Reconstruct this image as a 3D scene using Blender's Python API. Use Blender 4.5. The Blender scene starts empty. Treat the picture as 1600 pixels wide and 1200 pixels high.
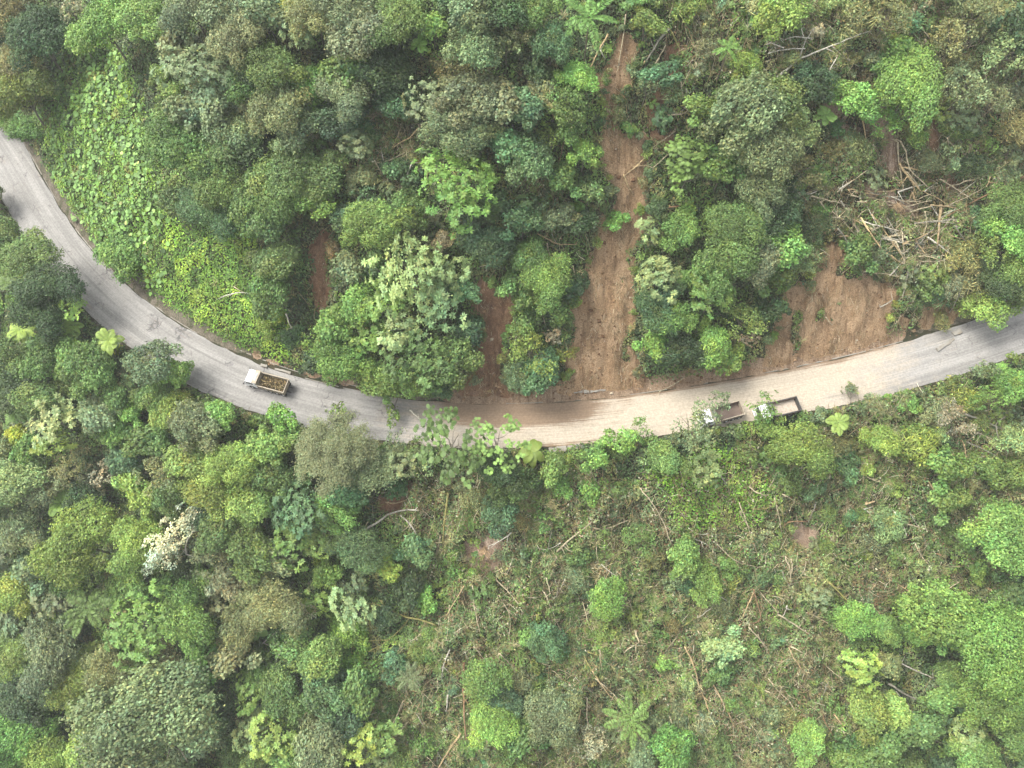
import bpy, bmesh, math, random
import numpy as np
from mathutils import Vector, Matrix, Quaternion

# ------------------------------------------------------------------ camera, sky, sun, exposure
SC = bpy.context.scene
COL = SC.collection
R_ = math.radians
TH = R_(22.0)                       # camera tilt off straight down
DIST = 134.0                        # camera to the road
HF = R_(66.0)
FPX = 800.0 / math.tan(HF / 2)      # focal length in photo pixels (1600 wide)
CAM = np.array([0.0, -DIST * math.sin(TH), DIST * math.cos(TH)])
cd = bpy.data.cameras.new('camera')
cam = bpy.data.objects.new('camera', cd); COL.objects.link(cam)
cam.location = CAM; cam.rotation_euler = (TH, 0, 0)
cd.sensor_width = 36.0; cd.lens = 18.0 / math.tan(HF / 2)
cd.clip_start = 1.0; cd.clip_end = 2000.0
SC.camera = cam

SUN_EL, SUN_AZ = 58.0, 292.0        # degrees; azimuth clockwise from +Y (north, up in the picture)
w = bpy.data.worlds.new("World"); SC.world = w; w.use_nodes = True
nt = w.node_tree; nt.nodes.clear()
sky = nt.nodes.new('ShaderNodeTexSky'); sky.sky_type = 'NISHITA'; sky.sun_disc = False
sky.sun_elevation = R_(SUN_EL); sky.sun_rotation = R_(SUN_AZ)
sky.air_density = 1.0; sky.dust_density = 4.0; sky.ozone_density = 1.0
hs = nt.nodes.new('ShaderNodeHueSaturation'); hs.inputs['Saturation'].default_value = 0.25
bg = nt.nodes.new('ShaderNodeBackground'); bg.inputs['Strength'].default_value = 0.15
wo = nt.nodes.new('ShaderNodeOutputWorld')
nt.links.new(sky.outputs[0], hs.inputs['Color']); nt.links.new(hs.outputs[0], bg.inputs[0])
nt.links.new(bg.outputs[0], wo.inputs[0])
sl = bpy.data.lights.new('sun', 'SUN'); sl.energy = 1.35; sl.angle = R_(26.0); sl.color = (1.0, 0.97, 0.92)
so = bpy.data.objects.new('sun', sl); COL.objects.link(so)
az, el = R_(SUN_AZ), R_(SUN_EL)
to_sun = Vector((math.sin(az) * math.cos(el), math.cos(az) * math.cos(el), math.sin(el)))
so.rotation_euler = to_sun.to_track_quat('Z', 'Y').to_euler(); so.location = to_sun * 300
SC.view_settings.view_transform = 'Standard'; SC.view_settings.look = 'None'
SC.view_settings.gamma = 1.0; SC.view_settings.use_curve_mapping = False
SC.view_settings.exposure = 1.6

rng = np.random.default_rng(7)
random.seed(7)

# ------------------------------------------------------------------ numeric helpers
def lin(c, k=1.0):
    c = np.asarray(c, float) / 255.0
    return np.where(c <= 0.04045, c / 12.92, ((c + 0.055) / 1.055) ** 2.4) * k

def _hash(ix, iy, s):
    v = np.sin(ix * 127.1 + iy * 311.7 + s * 74.7) * 43758.5453
    return v - np.floor(v)

def vnoise(x, y, s=0.0):
    ix = np.floor(x); iy = np.floor(y); fx = x - ix; fy = y - iy
    fx = fx * fx * (3 - 2 * fx); fy = fy * fy * (3 - 2 * fy)
    a = _hash(ix, iy, s); b = _hash(ix + 1, iy, s); c = _hash(ix, iy + 1, s); d = _hash(ix + 1, iy + 1, s)
    return (a + (b - a) * fx) * (1 - fy) + (c + (d - c) * fx) * fy

def fbm(x, y, s=0.0, o=4):
    t = 0; a = 0.5; n = 0
    for i in range(o):
        t = t + a * vnoise(x * 2 ** i, y * 2 ** i, s + i * 3.1); n += a; a *= 0.5
    return t / n

def smooth(a, b, x):
    t = np.clip((x - a) / (b - a), 0, 1); return t * t * (3 - 2 * t)

def ray(px, py):
    u = (px - 800) / FPX; v = (600 - py) / FPX
    d = np.array([u, v * math.cos(TH) + math.sin(TH), v * math.sin(TH) - math.cos(TH)])
    return d / np.linalg.norm(d)

def flat(px, py, z=0.0):
    d = ray(px, py); t = (z - CAM[2]) / d[2]; return CAM + d * t

def project(x, y, z):
    rx = x - CAM[0]; ry = y - CAM[1]; rz = z - CAM[2]
    up = ry * math.cos(TH) + rz * math.sin(TH); fw = ry * math.sin(TH) - rz * math.cos(TH)
    return 800 + FPX * rx / fw, 600 - FPX * up / fw, fw

def inpoly(x, y, poly):
    r = np.zeros(np.shape(x), bool); n = len(poly)
    for i in range(n):
        x0, y0 = poly[i]; x1, y1 = poly[(i + 1) % n]
        if y0 == y1: continue
        c = ((y0 > y) != (y1 > y)) & (x < (x1 - x0) * (y - y0) / (y1 - y0) + x0)
        r ^= c
    return r

def blur(a, n, it=2):
    for _ in range(it):
        for ax in (0, 1):
            p = np.pad(a, [(n + 1, n) if i == ax else (0, 0) for i in (0, 1)], mode='edge')
            c = np.cumsum(p, axis=ax)
            s = a.shape[ax]
            a = (np.take(c, np.arange(2 * n + 1, 2 * n + 1 + s), ax) - np.take(c, np.arange(0, s), ax)) / (2 * n + 1)
    return a

# ------------------------------------------------------------------ road line (upper and lower edge read from the picture)
UP = [(12,186),(39,222),(61,269),(75,300),(99,348),(135,393),(180,438),(234,486),(300,527),(380,568),(450,593),(520,611),(600,625),(700,637),(800,640),(900,634),(980,622),(1060,607),(1150,594),(1250,577),(1350,558),(1430,538),(1500,514),(1560,492),(1600,478)]
LO = [(-52,236),(-24,268),(0,300),(14,330),(38,378),(76,430),(122,484),(174,532),(245,584),(325,630),(410,657),(500,679),(590,695),(690,705),(800,707),(900,700),(990,688),(1080,674),(1170,660),(1265,645),(1350,629),(1430,607),(1500,583),(1560,562),(1605,544)]
ce = np.array([(flat(a[0], a[1]) + flat(b[0], b[1])) / 2 for a, b in zip(UP, LO)])[:, :2]
wd = np.array([np.linalg.norm((flat(*a) - flat(*b))[:2]) for a, b in zip(UP, LO)])
def smooth_line(p, it=6):
    p = p.copy()
    for _ in range(it): p[1:-1] = p[1:-1] * 0.5 + (p[:-2] + p[2:]) * 0.25
    return p
ce = smooth_line(ce, 3); wd = smooth_line(wd[:, None], 6)[:, 0]
t0 = ce[0] - ce[1]; t0 /= np.linalg.norm(t0); t1 = ce[-1] - ce[-2]; t1 /= np.linalg.norm(t1)
ce = np.vstack([flat(-230, 20)[:2], flat(-140, 95)[:2], flat(-72, 158)[:2], ce, ce[-1] + t1 * 40, ce[-1] + t1 * 80])
wd = np.concatenate([[wd[0]] * 3, wd, [wd[-1]] * 2])
seg = np.linalg.norm(np.diff(ce, axis=0), axis=1); arc = np.concatenate([[0], np.cumsum(seg)])
AS = np.arange(0, arc[-1], 0.8)
RX = np.interp(AS, arc, ce[:, 0]); RY = np.interp(AS, arc, ce[:, 1]); RW = np.interp(AS, arc, wd)
for _ in range(60):
    RX[1:-1] = RX[1:-1] * .5 + (RX[:-2] + RX[2:]) * .25; RY[1:-1] = RY[1:-1] * .5 + (RY[:-2] + RY[2:]) * .25
TX = np.gradient(RX); TY = np.gradient(RY); tl = np.hypot(TX, TY); TX /= tl; TY /= tl
NX, NY = -TY, TX                    # uphill side (left of the direction of travel from left to right)
HW = RW / 2

# ------------------------------------------------------------------ terrain grid
GS = 0.6
GX = np.arange(-135, 135.01, GS); GY = np.arange(-112, 118.01, GS)
XX, YY = np.meshgrid(GX, GY)
Dg = np.empty_like(XX); Sg = np.empty_like(XX)
for j in range(XX.shape[0]):
    dx = XX[j][:, None] - RX[None]; dy = YY[j][:, None] - RY[None]
    q = dx * dx + dy * dy; k = np.argmin(q, 1); ii = np.arange(len(k))
    sg = np.sign(dx[ii, k] * NX[k] + dy[ii, k] * NY[k]); Dg[j] = np.sqrt(q[ii, k]) * np.where(sg == 0, 1, sg); Sg[j] = AS[k]
def slope_profile(d):
    e = np.maximum(d - 5.2, 0); f = np.maximum(-d - 5.0, 0)
    up = np.where(e < 5, 1.05 * e, 5.25 + 0.74 * (e - 5)); up = np.where(e > 70, 53.35 + 0.45 * (e - 70), up)
    dn = np.where(f < 4, 0.95 * f, 3.8 + 0.52 * (f - 4))
    return up - dn
H0 = slope_profile(Dg)
far = smooth(5, 22, np.abs(Dg))
H = H0 * (1 - far) + blur(H0, 6) * far
lump = (fbm(XX / 26, YY / 30, 1.0, 3) - .5) * 9 + (fbm(XX / 7, YY / 8, 5.0, 3) - .5) * 2.2
H = H + lump * smooth(6, 24, np.abs(Dg)) + (fbm(XX / 2.2, YY / 2.2, 9.0, 3) - .5) * .5 * smooth(5, 8, np.abs(Dg))

def samp(A, x, y):
    fx = np.clip((np.asarray(x, float) - GX[0]) / GS, 0, len(GX) - 1.001); fy = np.clip((np.asarray(y, float) - GY[0]) / GS, 0, len(GY) - 1.001)
    ix = fx.astype(int); iy = fy.astype(int); fx = fx - ix; fy = fy - iy
    return (A[iy, ix] * (1 - fx) + A[iy, ix + 1] * fx) * (1 - fy) + (A[iy + 1, ix] * (1 - fx) + A[iy + 1, ix + 1] * fx) * fy
hz = lambda x, y: samp(H, x, y)
TT = np.arange(45, 330, 0.35)
def at(px, py, hgt=0.0):
    """world point `hgt` above the ground where the sight line through a photo pixel meets it"""
    d = ray(px, py); P = CAM[None] + TT[:, None] * d[None]
    g = P[:, 2] - hz(P[:, 0], P[:, 1]) - hgt
    k = np.argmax(g < 0)
    if g[k] >= 0: k = len(TT) - 1
    a, b = g[max(k - 1, 0)], g[k]
    t = TT[max(k - 1, 0)] + (0.35 * a / (a - b) if a != b else 0)
    return CAM + d * t, t

# zones, as polygons read from the picture
SLIDES = {
 'main': [(950,45),(985,45),(1000,75),(992,110),(985,140),(970,165),(964,205),(1000,200),(1015,240),(1010,290),(1003,330),(1002,400),(992,450),(990,520),(1005,600),(1010,628),(870,640),(885,590),(890,500),(908,450),(932,385),(950,330),(956,300),(935,262),(938,230),(945,180),(940,150),(946,110)],
 'red': [(765,440),(800,440),(805,470),(792,520),(778,560),(785,595),(870,606),(870,645),(690,640),(710,608),(740,590),(750,520),(745,470)],
 'narrow': [(478,375),(508,370),(514,420),(517,480),(500,500),(490,470),(483,420)],
 'bank': [(1288,372),(1312,378),(1335,425),(1385,435),(1412,450),(1400,490),(1385,520),(1410,545),(1300,578),(1200,597),(1100,612),(1130,580),(1190,560),(1215,520),(1208,460),(1230,440),(1268,440),(1275,400)],
 'lime': [(1362,150),(1385,140),(1400,200),(1412,275),(1385,285),(1370,250),(1352,215)],
 'side': [(1032,55),(1070,62),(1085,100),(1072,150),(1060,195),(1035,235),(1012,215),(1024,160),(1030,110)],
 'edge': [(1466,270),(1492,258),(1497,300),(1470,312)],
 'low': [(578,735),(622,715),(645,760),(622,800),(590,790)],
 'pink': [(1228,812),(1275,815),(1285,850),(1262,868),(1236,860)],
 'roots': [(728,842),(780,842),(790,885),(750,900),(730,880)],
 'strip': [(1288,128),(1352,138),(1348,212),(1312,250),(1288,200)],
 'east': [(1438,170),(1502,178),(1492,245),(1445,255)],
 'foot': [(1400,470),(1480,440),(1520,500),(1470,520),(1410,535)],
 'heap': [(1340,290),(1440,300),(1450,330),(1400,345),(1340,320)],
}
SCRUB = [[(600,755),(700,750),(850,722),(1000,760),(1200,690),(1350,640),(1620,590),(1620,900),(1420,950),(1300,1000),(1330,1230),(600,1230),(600,1100),(640,1000),(680,930),(640,850)],
         [(1035,-40),(1400,-40),(1640,60),(1640,300),(1530,330),(1500,520),(1420,520),(1250,440),(1250,300),(1290,220),(1110,120),(1040,200)],
         [(560,150),(640,150),(690,260),(610,310),(530,260)], [(820,275),(880,280),(880,400),(830,390)]]
VINE = [[(255,350),(335,325),(410,400),(462,565),(405,585),(330,552),(232,488)]]
BROAD = [[(80,70),(150,55),(212,100),(228,200),(262,330),(275,400),(262,480),(200,440),(130,370),(95,310),(70,235)]]
LUSH = [[(1010,720),(1100,705),(1195,730),(1190,830),(1050,830)]]
PXg, PYg, _ = project(XX, YY, H)
wx = PXg + (fbm(XX / 3, YY / 3, 21, 3) - .5) * 34 + (fbm(XX / 1.1, YY / 1.6, 23, 3) - .5) * 30; wy = PYg + (fbm(XX / 3, YY / 3, 31, 3) - .5) * 34 + (fbm(XX / 1.1, YY / 1.6, 33, 3) - .5) * 34
def zone(polys, x, y):
    r = np.zeros(x.shape, bool)
    for p in polys: r |= inpoly(x, y, p)
    return r
soil_each = {k: blur(inpoly(wx, wy, p).astype(float), 1, 2) for k, p in SLIDES.items()}
islands = {'bank': .68, 'side': .58, 'edge': .5, 'lime': .62, 'main': .74, 'low': .55, 'strip': .5, 'east': .5, 'foot': .47, 'heap': .5}
for k, v in islands.items():            # tufts and rafts of debris left standing on the bare earth
    soil_each[k] = soil_each[k] * (1 - smooth(v - .05, v + .07, fbm(XX / 2.4, YY / 3.4, 131, 4)))
SOIL = np.clip(sum(soil_each.values()), 0, 1)
Z_SCRUB = blur(zone(SCRUB, wx, wy).astype(float), 2); Z_VINE = blur(zone(VINE, wx, wy).astype(float), 2)
Z_BROAD = blur(zone(BROAD, wx, wy).astype(float), 2); Z_LUSH = blur(zone(LUSH, wx, wy).astype(float), 2)
# slides scour shallow troughs, streaked down the slope
H = H - SOIL * smooth(5.5, 9, np.abs(Dg)) * (0.5 + (fbm(XX / 1.3, YY / 6, 41, 4) - .5) * 1.8 + (fbm(XX / .9, YY / 1.2, 43, 3) - .5) * .7)
# height of the low plant cover on the ground
acr = np.interp(Sg, AS, HW)             # half width of the asphalt at the nearest road point
bare = np.clip(1 - SOIL * 1.15, 0, 1) * np.where(Dg > 0, smooth(4.6, 7.2, Dg), smooth(acr - .2, acr + 1.0, -Dg + (fbm(XX / 1.5, YY / 1.5, 61, 3) - .5) * 1.6))
amp = 1.9 - 0.3 * Z_SCRUB - 1.0 * Z_VINE - 0.6 * Z_BROAD
COVER = bare * amp * (np.clip(fbm(XX / 3.2, YY / 3.2, 51, 4) * 2.2 - .45, 0.08, 1.6) + Z_SCRUB * (np.clip(fbm(XX / 5, YY / 6, 57, 4) * 5 - 2.3, 0, 1.3) + np.clip(fbm(XX / 2.0, YY / 2.4, 58, 3) * 4 - 1.7, 0, 1.2)))

# ------------------------------------------------------------------ materials
def nodes(name):
    m = bpy.data.materials.new(name); m.use_nodes = True; n = m.node_tree
    return m, n, n.nodes['Principled BSDF']
def N(n, t, **kw):
    x = n.nodes.new(t)
    for k, v in kw.items():
        if k in x.inputs.keys() if isinstance(k, str) else False: x.inputs[k].default_value = v
        else: setattr(x, k, v)
    return x
def mixc(n, a, b, fac, mode='MIX'):
    x = n.nodes.new('ShaderNodeMix'); x.data_type = 'RGBA'; x.blend_type = mode; x.clamp_factor = True
    for s, v in ((x.inputs[6], a), (x.inputs[7], b), (x.inputs[0], fac)):
        if hasattr(v, 'is_output'): n.links.new(v, s)
        else: s.default_value = v
    return x.outputs[2]
def c4(c): return (float(c[0]), float(c[1]), float(c[2]), 1.0)
def noise(n, scale, detail=4, vec=None, rough=.6):
    x = n.nodes.new('ShaderNodeTexNoise'); x.inputs['Scale'].default_value = scale; x.inputs['Detail'].default_value = detail; x.inputs['Roughness'].default_value = rough
    if vec is not None: n.links.new(vec, x.inputs['Vector'])
    return x.outputs['Fac']
def ramp(n, src, a, b):
    x = n.nodes.new('ShaderNodeMapRange'); x.interpolation_type = 'SMOOTHSTEP'
    x.inputs['From Min'].default_value = a; x.inputs['From Max'].default_value = b
    n.links.new(src, x.inputs['Value']); return x.outputs['Result']
def mapping(n, src, sc):
    x = n.nodes.new('ShaderNodeMapping'); x.inputs['Scale'].default_value = sc; n.links.new(src, x.inputs['Vector']); return x.outputs[0]
def bump(n, b, h, strength, dist=.1):
    x = n.nodes.new('ShaderNodeBump'); x.inputs['Strength'].default_value = strength; x.inputs['Distance'].default_value = dist
    n.links.new(h, x.inputs['Height']); n.links.new(x.outputs[0], b.inputs['Normal'])

def mat_foliage(name, transl=.22, rough=.55, spec=.35):
    m, n, b = nodes(name)
    oi = n.nodes.new('ShaderNodeObjectInfo'); at_ = n.nodes.new('ShaderNodeAttribute'); at_.attribute_name = 'tint'
    c = mixc(n, oi.outputs['Color'], at_.outputs['Color'], 1.0, 'MULTIPLY')
    n.links.new(c, b.inputs['Base Color']); b.inputs['Roughness'].default_value = rough
    b.inputs['Specular IOR Level'].default_value = spec
    tr = n.nodes.new('ShaderNodeBsdfTranslucent'); n.links.new(c, tr.inputs['Color'])
    mx = n.nodes.new('ShaderNodeMixShader'); mx.inputs[0].default_value = transl
    n.links.new(b.outputs[0], mx.inputs[1]); n.links.new(tr.outputs[0], mx.inputs[2])
    n.links.new(mx.outputs[0], n.nodes['Material Output'].inputs['Surface'])
    return m
M_LEAF = mat_foliage('leaf_green'); M_DRY = mat_foliage('dry_stalks', .05, .8, .15)

def mat_bark():
    m, n, b = nodes('bark')
    oi = n.nodes.new('ShaderNodeObjectInfo'); tc = n.nodes.new('ShaderNodeTexCoord')
    f = noise(n, 3.0, 5, tc.outputs['Object'])
    c = mixc(n, oi.outputs['Color'], (0.35, 0.33, 0.3, 1), 0.0)
    d = mixc(n, (.45, .45, .42, 1), (1.2, 1.18, 1.1, 1), ramp(n, f, .3, .7))
    n.links.new(mixc(n, c, d, 1.0, 'MULTIPLY'), b.inputs['Base Color']); b.inputs['Roughness'].default_value = .85
    bump(n, b, noise(n, 12, 4, tc.outputs['Object']), .5, .03)
    return m
M_BARK = mat_bark()

def mat_soil(name, c1, c2, c3):
    m, n, b = nodes(name)
    g = n.nodes.new('ShaderNodeNewGeometry'); p = g.outputs['Position']
    st = noise(n, 1.0, 6, mapping(n, p, (1.0, .22, .22)), .65)
    a = noise(n, .35, 5, p); fi = noise(n, 5.0, 6, p, .75)
    c = mixc(n, c4(c1), c4(c2), ramp(n, a, .38, .62)); c = mixc(n, c, c4(c3), ramp(n, st, .47, .66)); c = mixc(n, c, c4(np.array(c3) * .62), ramp(n, noise(n, .8, 6, p, .7), .56, .72))
    c = mixc(n, c, c4(np.array(c2) * 1.22), ramp(n, noise(n, 1.0, 5, mapping(n, p, (2.6, .5, .5)), .6), .58, .72))
    c = mixc(n, c, mixc(n, (.60, .57, .54, 1), (1.32, 1.3, 1.27, 1), ramp(n, fi, .32, .68)), 1.0, 'MULTIPLY')
    n.links.new(c, b.inputs['Base Color']); b.inputs['Roughness'].default_value = .9; b.inputs['Specular IOR Level'].default_value = .2
    bump(n, b, fi, .9, .4)
    return m
M_LITTER = mat_soil('leaf_litter', (.045, .045, .024), (.062, .055, .032), (.03, .04, .018))
M_SOIL = mat_soil('ochre_soil', (.30, .20, .112), (.37, .26, .155), (.20, .128, .07))
M_RED = mat_soil('red_brown_soil', (.205, .115, .064), (.26, .16, .095), (.14, .08, .045))
M_PALE = mat_soil('pale_soil', (.29, .21, .145), (.36, .28, .21), (.19, .13, .085))
M_MUD = mat_soil('wet_mud', (.25, .175, .112), (.31, .23, .155), (.17, .115, .072))

def simple(name, col, rough=.6, metal=0, dirt=.35, scale=2.0, spec=.4):
    m, n, b = nodes(name)
    tc = n.nodes.new('ShaderNodeTexCoord'); f = noise(n, scale, 6, tc.outputs['Object'], .7)
    c = mixc(n, c4(col), c4(np.array(col) * .45 + np.array([.10, .08, .05]) * .55), 0.0)
    k = n.nodes.new('ShaderNodeMath'); k.operation = 'MULTIPLY'; n.links.new(ramp(n, f, .42, .75), k.inputs[0]); k.inputs[1].default_value = dirt * 1.6; k.use_clamp = True
    n.links.new(mixc(n, c4(col), c4(np.array(col) * .3 + np.array([.15, .115, .075]) * .7), k.outputs[0]), b.inputs['Base Color'])
    b.inputs['Roughness'].default_value = rough; b.inputs['Metallic'].default_value = metal; b.inputs['Specular IOR Level'].default_value = spec
    bump(n, b, f, .15, .02)
    return m

# ------------------------------------------------------------------ mesh helpers
def quads(name, V, F=None, tint=None, mat=None, smooth_=False):
    """one mesh from vertex and quad arrays; tint is a per-face colour"""
    me = bpy.data.meshes.new(name); V = np.asarray(V, np.float32); nv = len(V)
    if F is None: F = np.arange(nv, dtype=np.int32).reshape(-1, 4)
    F = np.asarray(F, np.int32); nf = len(F)
    me.vertices.add(nv); me.vertices.foreach_set('co', V.ravel())
    me.loops.add(nf * 4); me.loops.foreach_set('vertex_index', F.ravel())
    me.polygons.add(nf); me.polygons.foreach_set('loop_start', np.arange(0, nf * 4, 4, dtype=np.int32))
    if smooth_: me.polygons.foreach_set('use_smooth', np.ones(nf, bool))
    if tint is not None:
        a = me.attributes.new('tint', 'FLOAT_COLOR', 'FACE')
        t = np.ones((nf, 4), np.float32); t[:, :3] = tint; a.data.foreach_set('color', t.ravel())
    me.update(calc_edges=True)
    if mat: me.materials.append(mat)
    return me

def norm(v): return v / np.maximum(np.linalg.norm(v, axis=-1, keepdims=True), 1e-9)

def leaf_cards(c, nrm, L, W, roll=None, fold=.18, along=None):
    """diamond leaves centred at c, facing nrm"""
    n = len(c); nrm = norm(nrm)
    r = rng.normal(size=(n, 3)) if along is None else along
    t = norm(r - (r * nrm).sum(1, keepdims=True) * nrm); b = np.cross(nrm, t)
    L = np.broadcast_to(L, (n,))[:, None]; W = np.broadcast_to(W, (n,))[:, None]
    up = nrm * W * fold
    return np.stack([c + t * L * .5, c + b * W * .5 + up, c - t * L * .5, c - b * W * .5 + up], 1).reshape(-1, 3)

class MB:
    def __init__(s): s.v = []; s.f = []; s.n = 0
    def add(s, v, f):
        s.v.append(np.asarray(v, float)); s.f += [tuple(int(i) + s.n for i in q) for q in f]; s.n += len(v)
    def tube(s, P, r, k=6, cap=True):
        P = np.asarray(P, float); n = len(P); r = np.broadcast_to(r, (n,)) if np.ndim(r) else np.full(n, r)
        T = norm(np.gradient(P, axis=0)); ref = np.array([0, 0, 1.0]) if abs(T[0][2]) < .9 else np.array([1.0, 0, 0])
        A = norm(np.cross(T, ref)); B = np.cross(T, A); an = np.arange(k) * 2 * math.pi / k
        V = (P[:, None] + r[:, None, None] * (np.cos(an)[None, :, None] * A[:, None] + np.sin(an)[None, :, None] * B[:, None])).reshape(-1, 3)
        F = [(i * k + j, i * k + (j + 1) % k, (i + 1) * k + (j + 1) % k, (i + 1) * k + j) for i in range(n - 1) for j in range(k)]
        if cap: F += [tuple(range(k))[::-1], tuple((n - 1) * k + j for j in range(k))]
        s.add(V, F)
    def box(s, c, d, rot=None):
        x, y, z = np.array(d) / 2
        V = np.array([(-x,-y,-z),(x,-y,-z),(x,y,-z),(-x,y,-z),(-x,-y,z),(x,-y,z),(x,y,z),(-x,y,z)])
        if rot is not None: V = V @ np.array(rot).T
        s.add(V + np.array(c), [(0,3,2,1),(4,5,6,7),(0,1,5,4),(1,2,6,5),(2,3,7,6),(3,0,4,7)])
    def mesh(s, name, mat, bevel=0, smooth_=False, seg=2):
        me = bpy.data.meshes.new(name)
        me.from_pydata([tuple(p) for p in np.vstack(s.v)], [], s.f); me.materials.append(mat)
        if bevel:
            bm = bmesh.new(); bm.from_mesh(me)
            bmesh.ops.bevel(bm, geom=bm.edges[:], offset=bevel, segments=seg, profile=.6, affect='EDGES', clamp_overlap=True)
            bm.to_mesh(me); bm.free()
        if smooth_: me.polygons.foreach_set('use_smooth', np.ones(len(me.polygons), bool))
        me.update(); return me

def link(name, data, parent=None, loc=(0, 0, 0), color=None):
    o = bpy.data.objects.new(name, data); COL.objects.link(o); o.location = loc
    if parent: o.parent = parent
    if color is not None: o.color = (float(color[0]), float(color[1]), float(color[2]), 1)
    return o
def tag(o, label, cat, group=None):
    o['label'] = label; o['category'] = cat
    if group: o['group'] = group
    return o
def structure(o): o['kind'] = 'structure'; return o
def stuff(o, label, cat): o['kind'] = 'stuff'; o['label'] = label; o['category'] = cat; return o

# ------------------------------------------------------------------ ground
ny, nx = XX.shape
idx = np.arange(ny * nx).reshape(ny, nx)
FQ = np.stack([idx[:-1, :-1], idx[:-1, 1:], idx[1:, 1:], idx[1:, :-1]], -1).reshape(-1, 4)
Vt = np.stack([XX, YY, H], -1).reshape(-1, 3)
structure(link('hillside', quads('hillside', Vt, FQ, None, M_LITTER, True)))

SURF = H.copy()
def drape(name, mask, thick, mat, rough=.5, seed=3.0):
    """a layer of earth on the ground, feathering below it at its border"""
    lift = (mask - .42) * thick + (fbm(XX / 1.1, YY / 2.4, seed, 3) - .5) * rough * np.clip(mask, 0, 1)
    z = H + lift
    global SURF; SURF = np.maximum(SURF, np.where(mask > .1, z, -99))
    keep = (mask[:-1, :-1] + mask[:-1, 1:] + mask[1:, 1:] + mask[1:, :-1]).reshape(-1) > .02
    F = FQ[keep]; u, inv = np.unique(F, return_inverse=True)
    V = np.stack([XX, YY, z], -1).reshape(-1, 3)[u]
    return structure(link(name, quads(name, V, inv.reshape(-1, 4), None, mat, True)))
kinds = {'main': M_SOIL, 'red': M_RED, 'narrow': M_RED, 'bank': M_SOIL, 'lime': M_PALE, 'side': M_RED, 'edge': M_RED, 'low': M_RED, 'pink': M_PALE, 'roots': M_PALE, 'heap': M_PALE, 'strip': M_PALE, 'east': M_RED, 'foot': M_SOIL}
near = smooth(4.2, 5.4, Dg) + (Dg < -4)
for i, (k, m_) in enumerate(kinds.items()):
    drape('landslide' if k in ('main', 'red', 'bank') else 'bare_soil', soil_each[k] * np.clip(near, 0, 1), .9, m_, 1.25, 60 + i)

# ------------------------------------------------------------------ road
NL = 17
lat = np.linspace(-1, 1, NL)
edge = 1 + (fbm(AS / 2.5, AS * 0, 3, 3) - .5) * .12
edge2 = 1 + (fbm(AS / 2.2, AS * 0 + 9, 3, 3) - .5) * .16
rv = []; mud = []; wet = []; uv = []
for i in range(len(AS)):
    for l in lat:
        k = HW[i] * l * (edge[i] if l > 0 else edge2[i])
        x, y = RX[i] + NX[i] * k, RY[i] + NY[i] * k
        z = .09 - .03 * l * l
        rv.append((x, y, z)); uv.append((AS[i], k))
        px, py, _ = project(x, y, z)
        m = smooth(480, 820, px) * (1 - smooth(1230, 1600, px)); m = m * (0.9 + .1 * l)
        m = max(m, .15 * (1 - smooth(60, 120, px)) * (1 - smooth(280, 360, py)))
        mud.append(max(0.12, m))
        wv = (smooth(-.25, .45, l) * (1 - .6 * smooth(820, 980, px)) + .25 * smooth(-.6, 0, l)) * smooth(610, 790, px) * (1 - smooth(860, 1040, px))
        wv = max(wv, smooth(.75, 1.0, l) * smooth(860, 1000, px) * (1 - smooth(1300, 1500, px)) * .8, smooth(.72, 1, -l) * smooth(800, 850, px) * (1 - smooth(920, 980, px)) * .7)
        wet.append(wv)
ir = np.arange(len(AS) * NL).reshape(len(AS), NL)
FR = np.stack([ir[:-1, :-1], ir[1:, :-1], ir[1:, 1:], ir[:-1, 1:]], -1).reshape(-1, 4)
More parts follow.
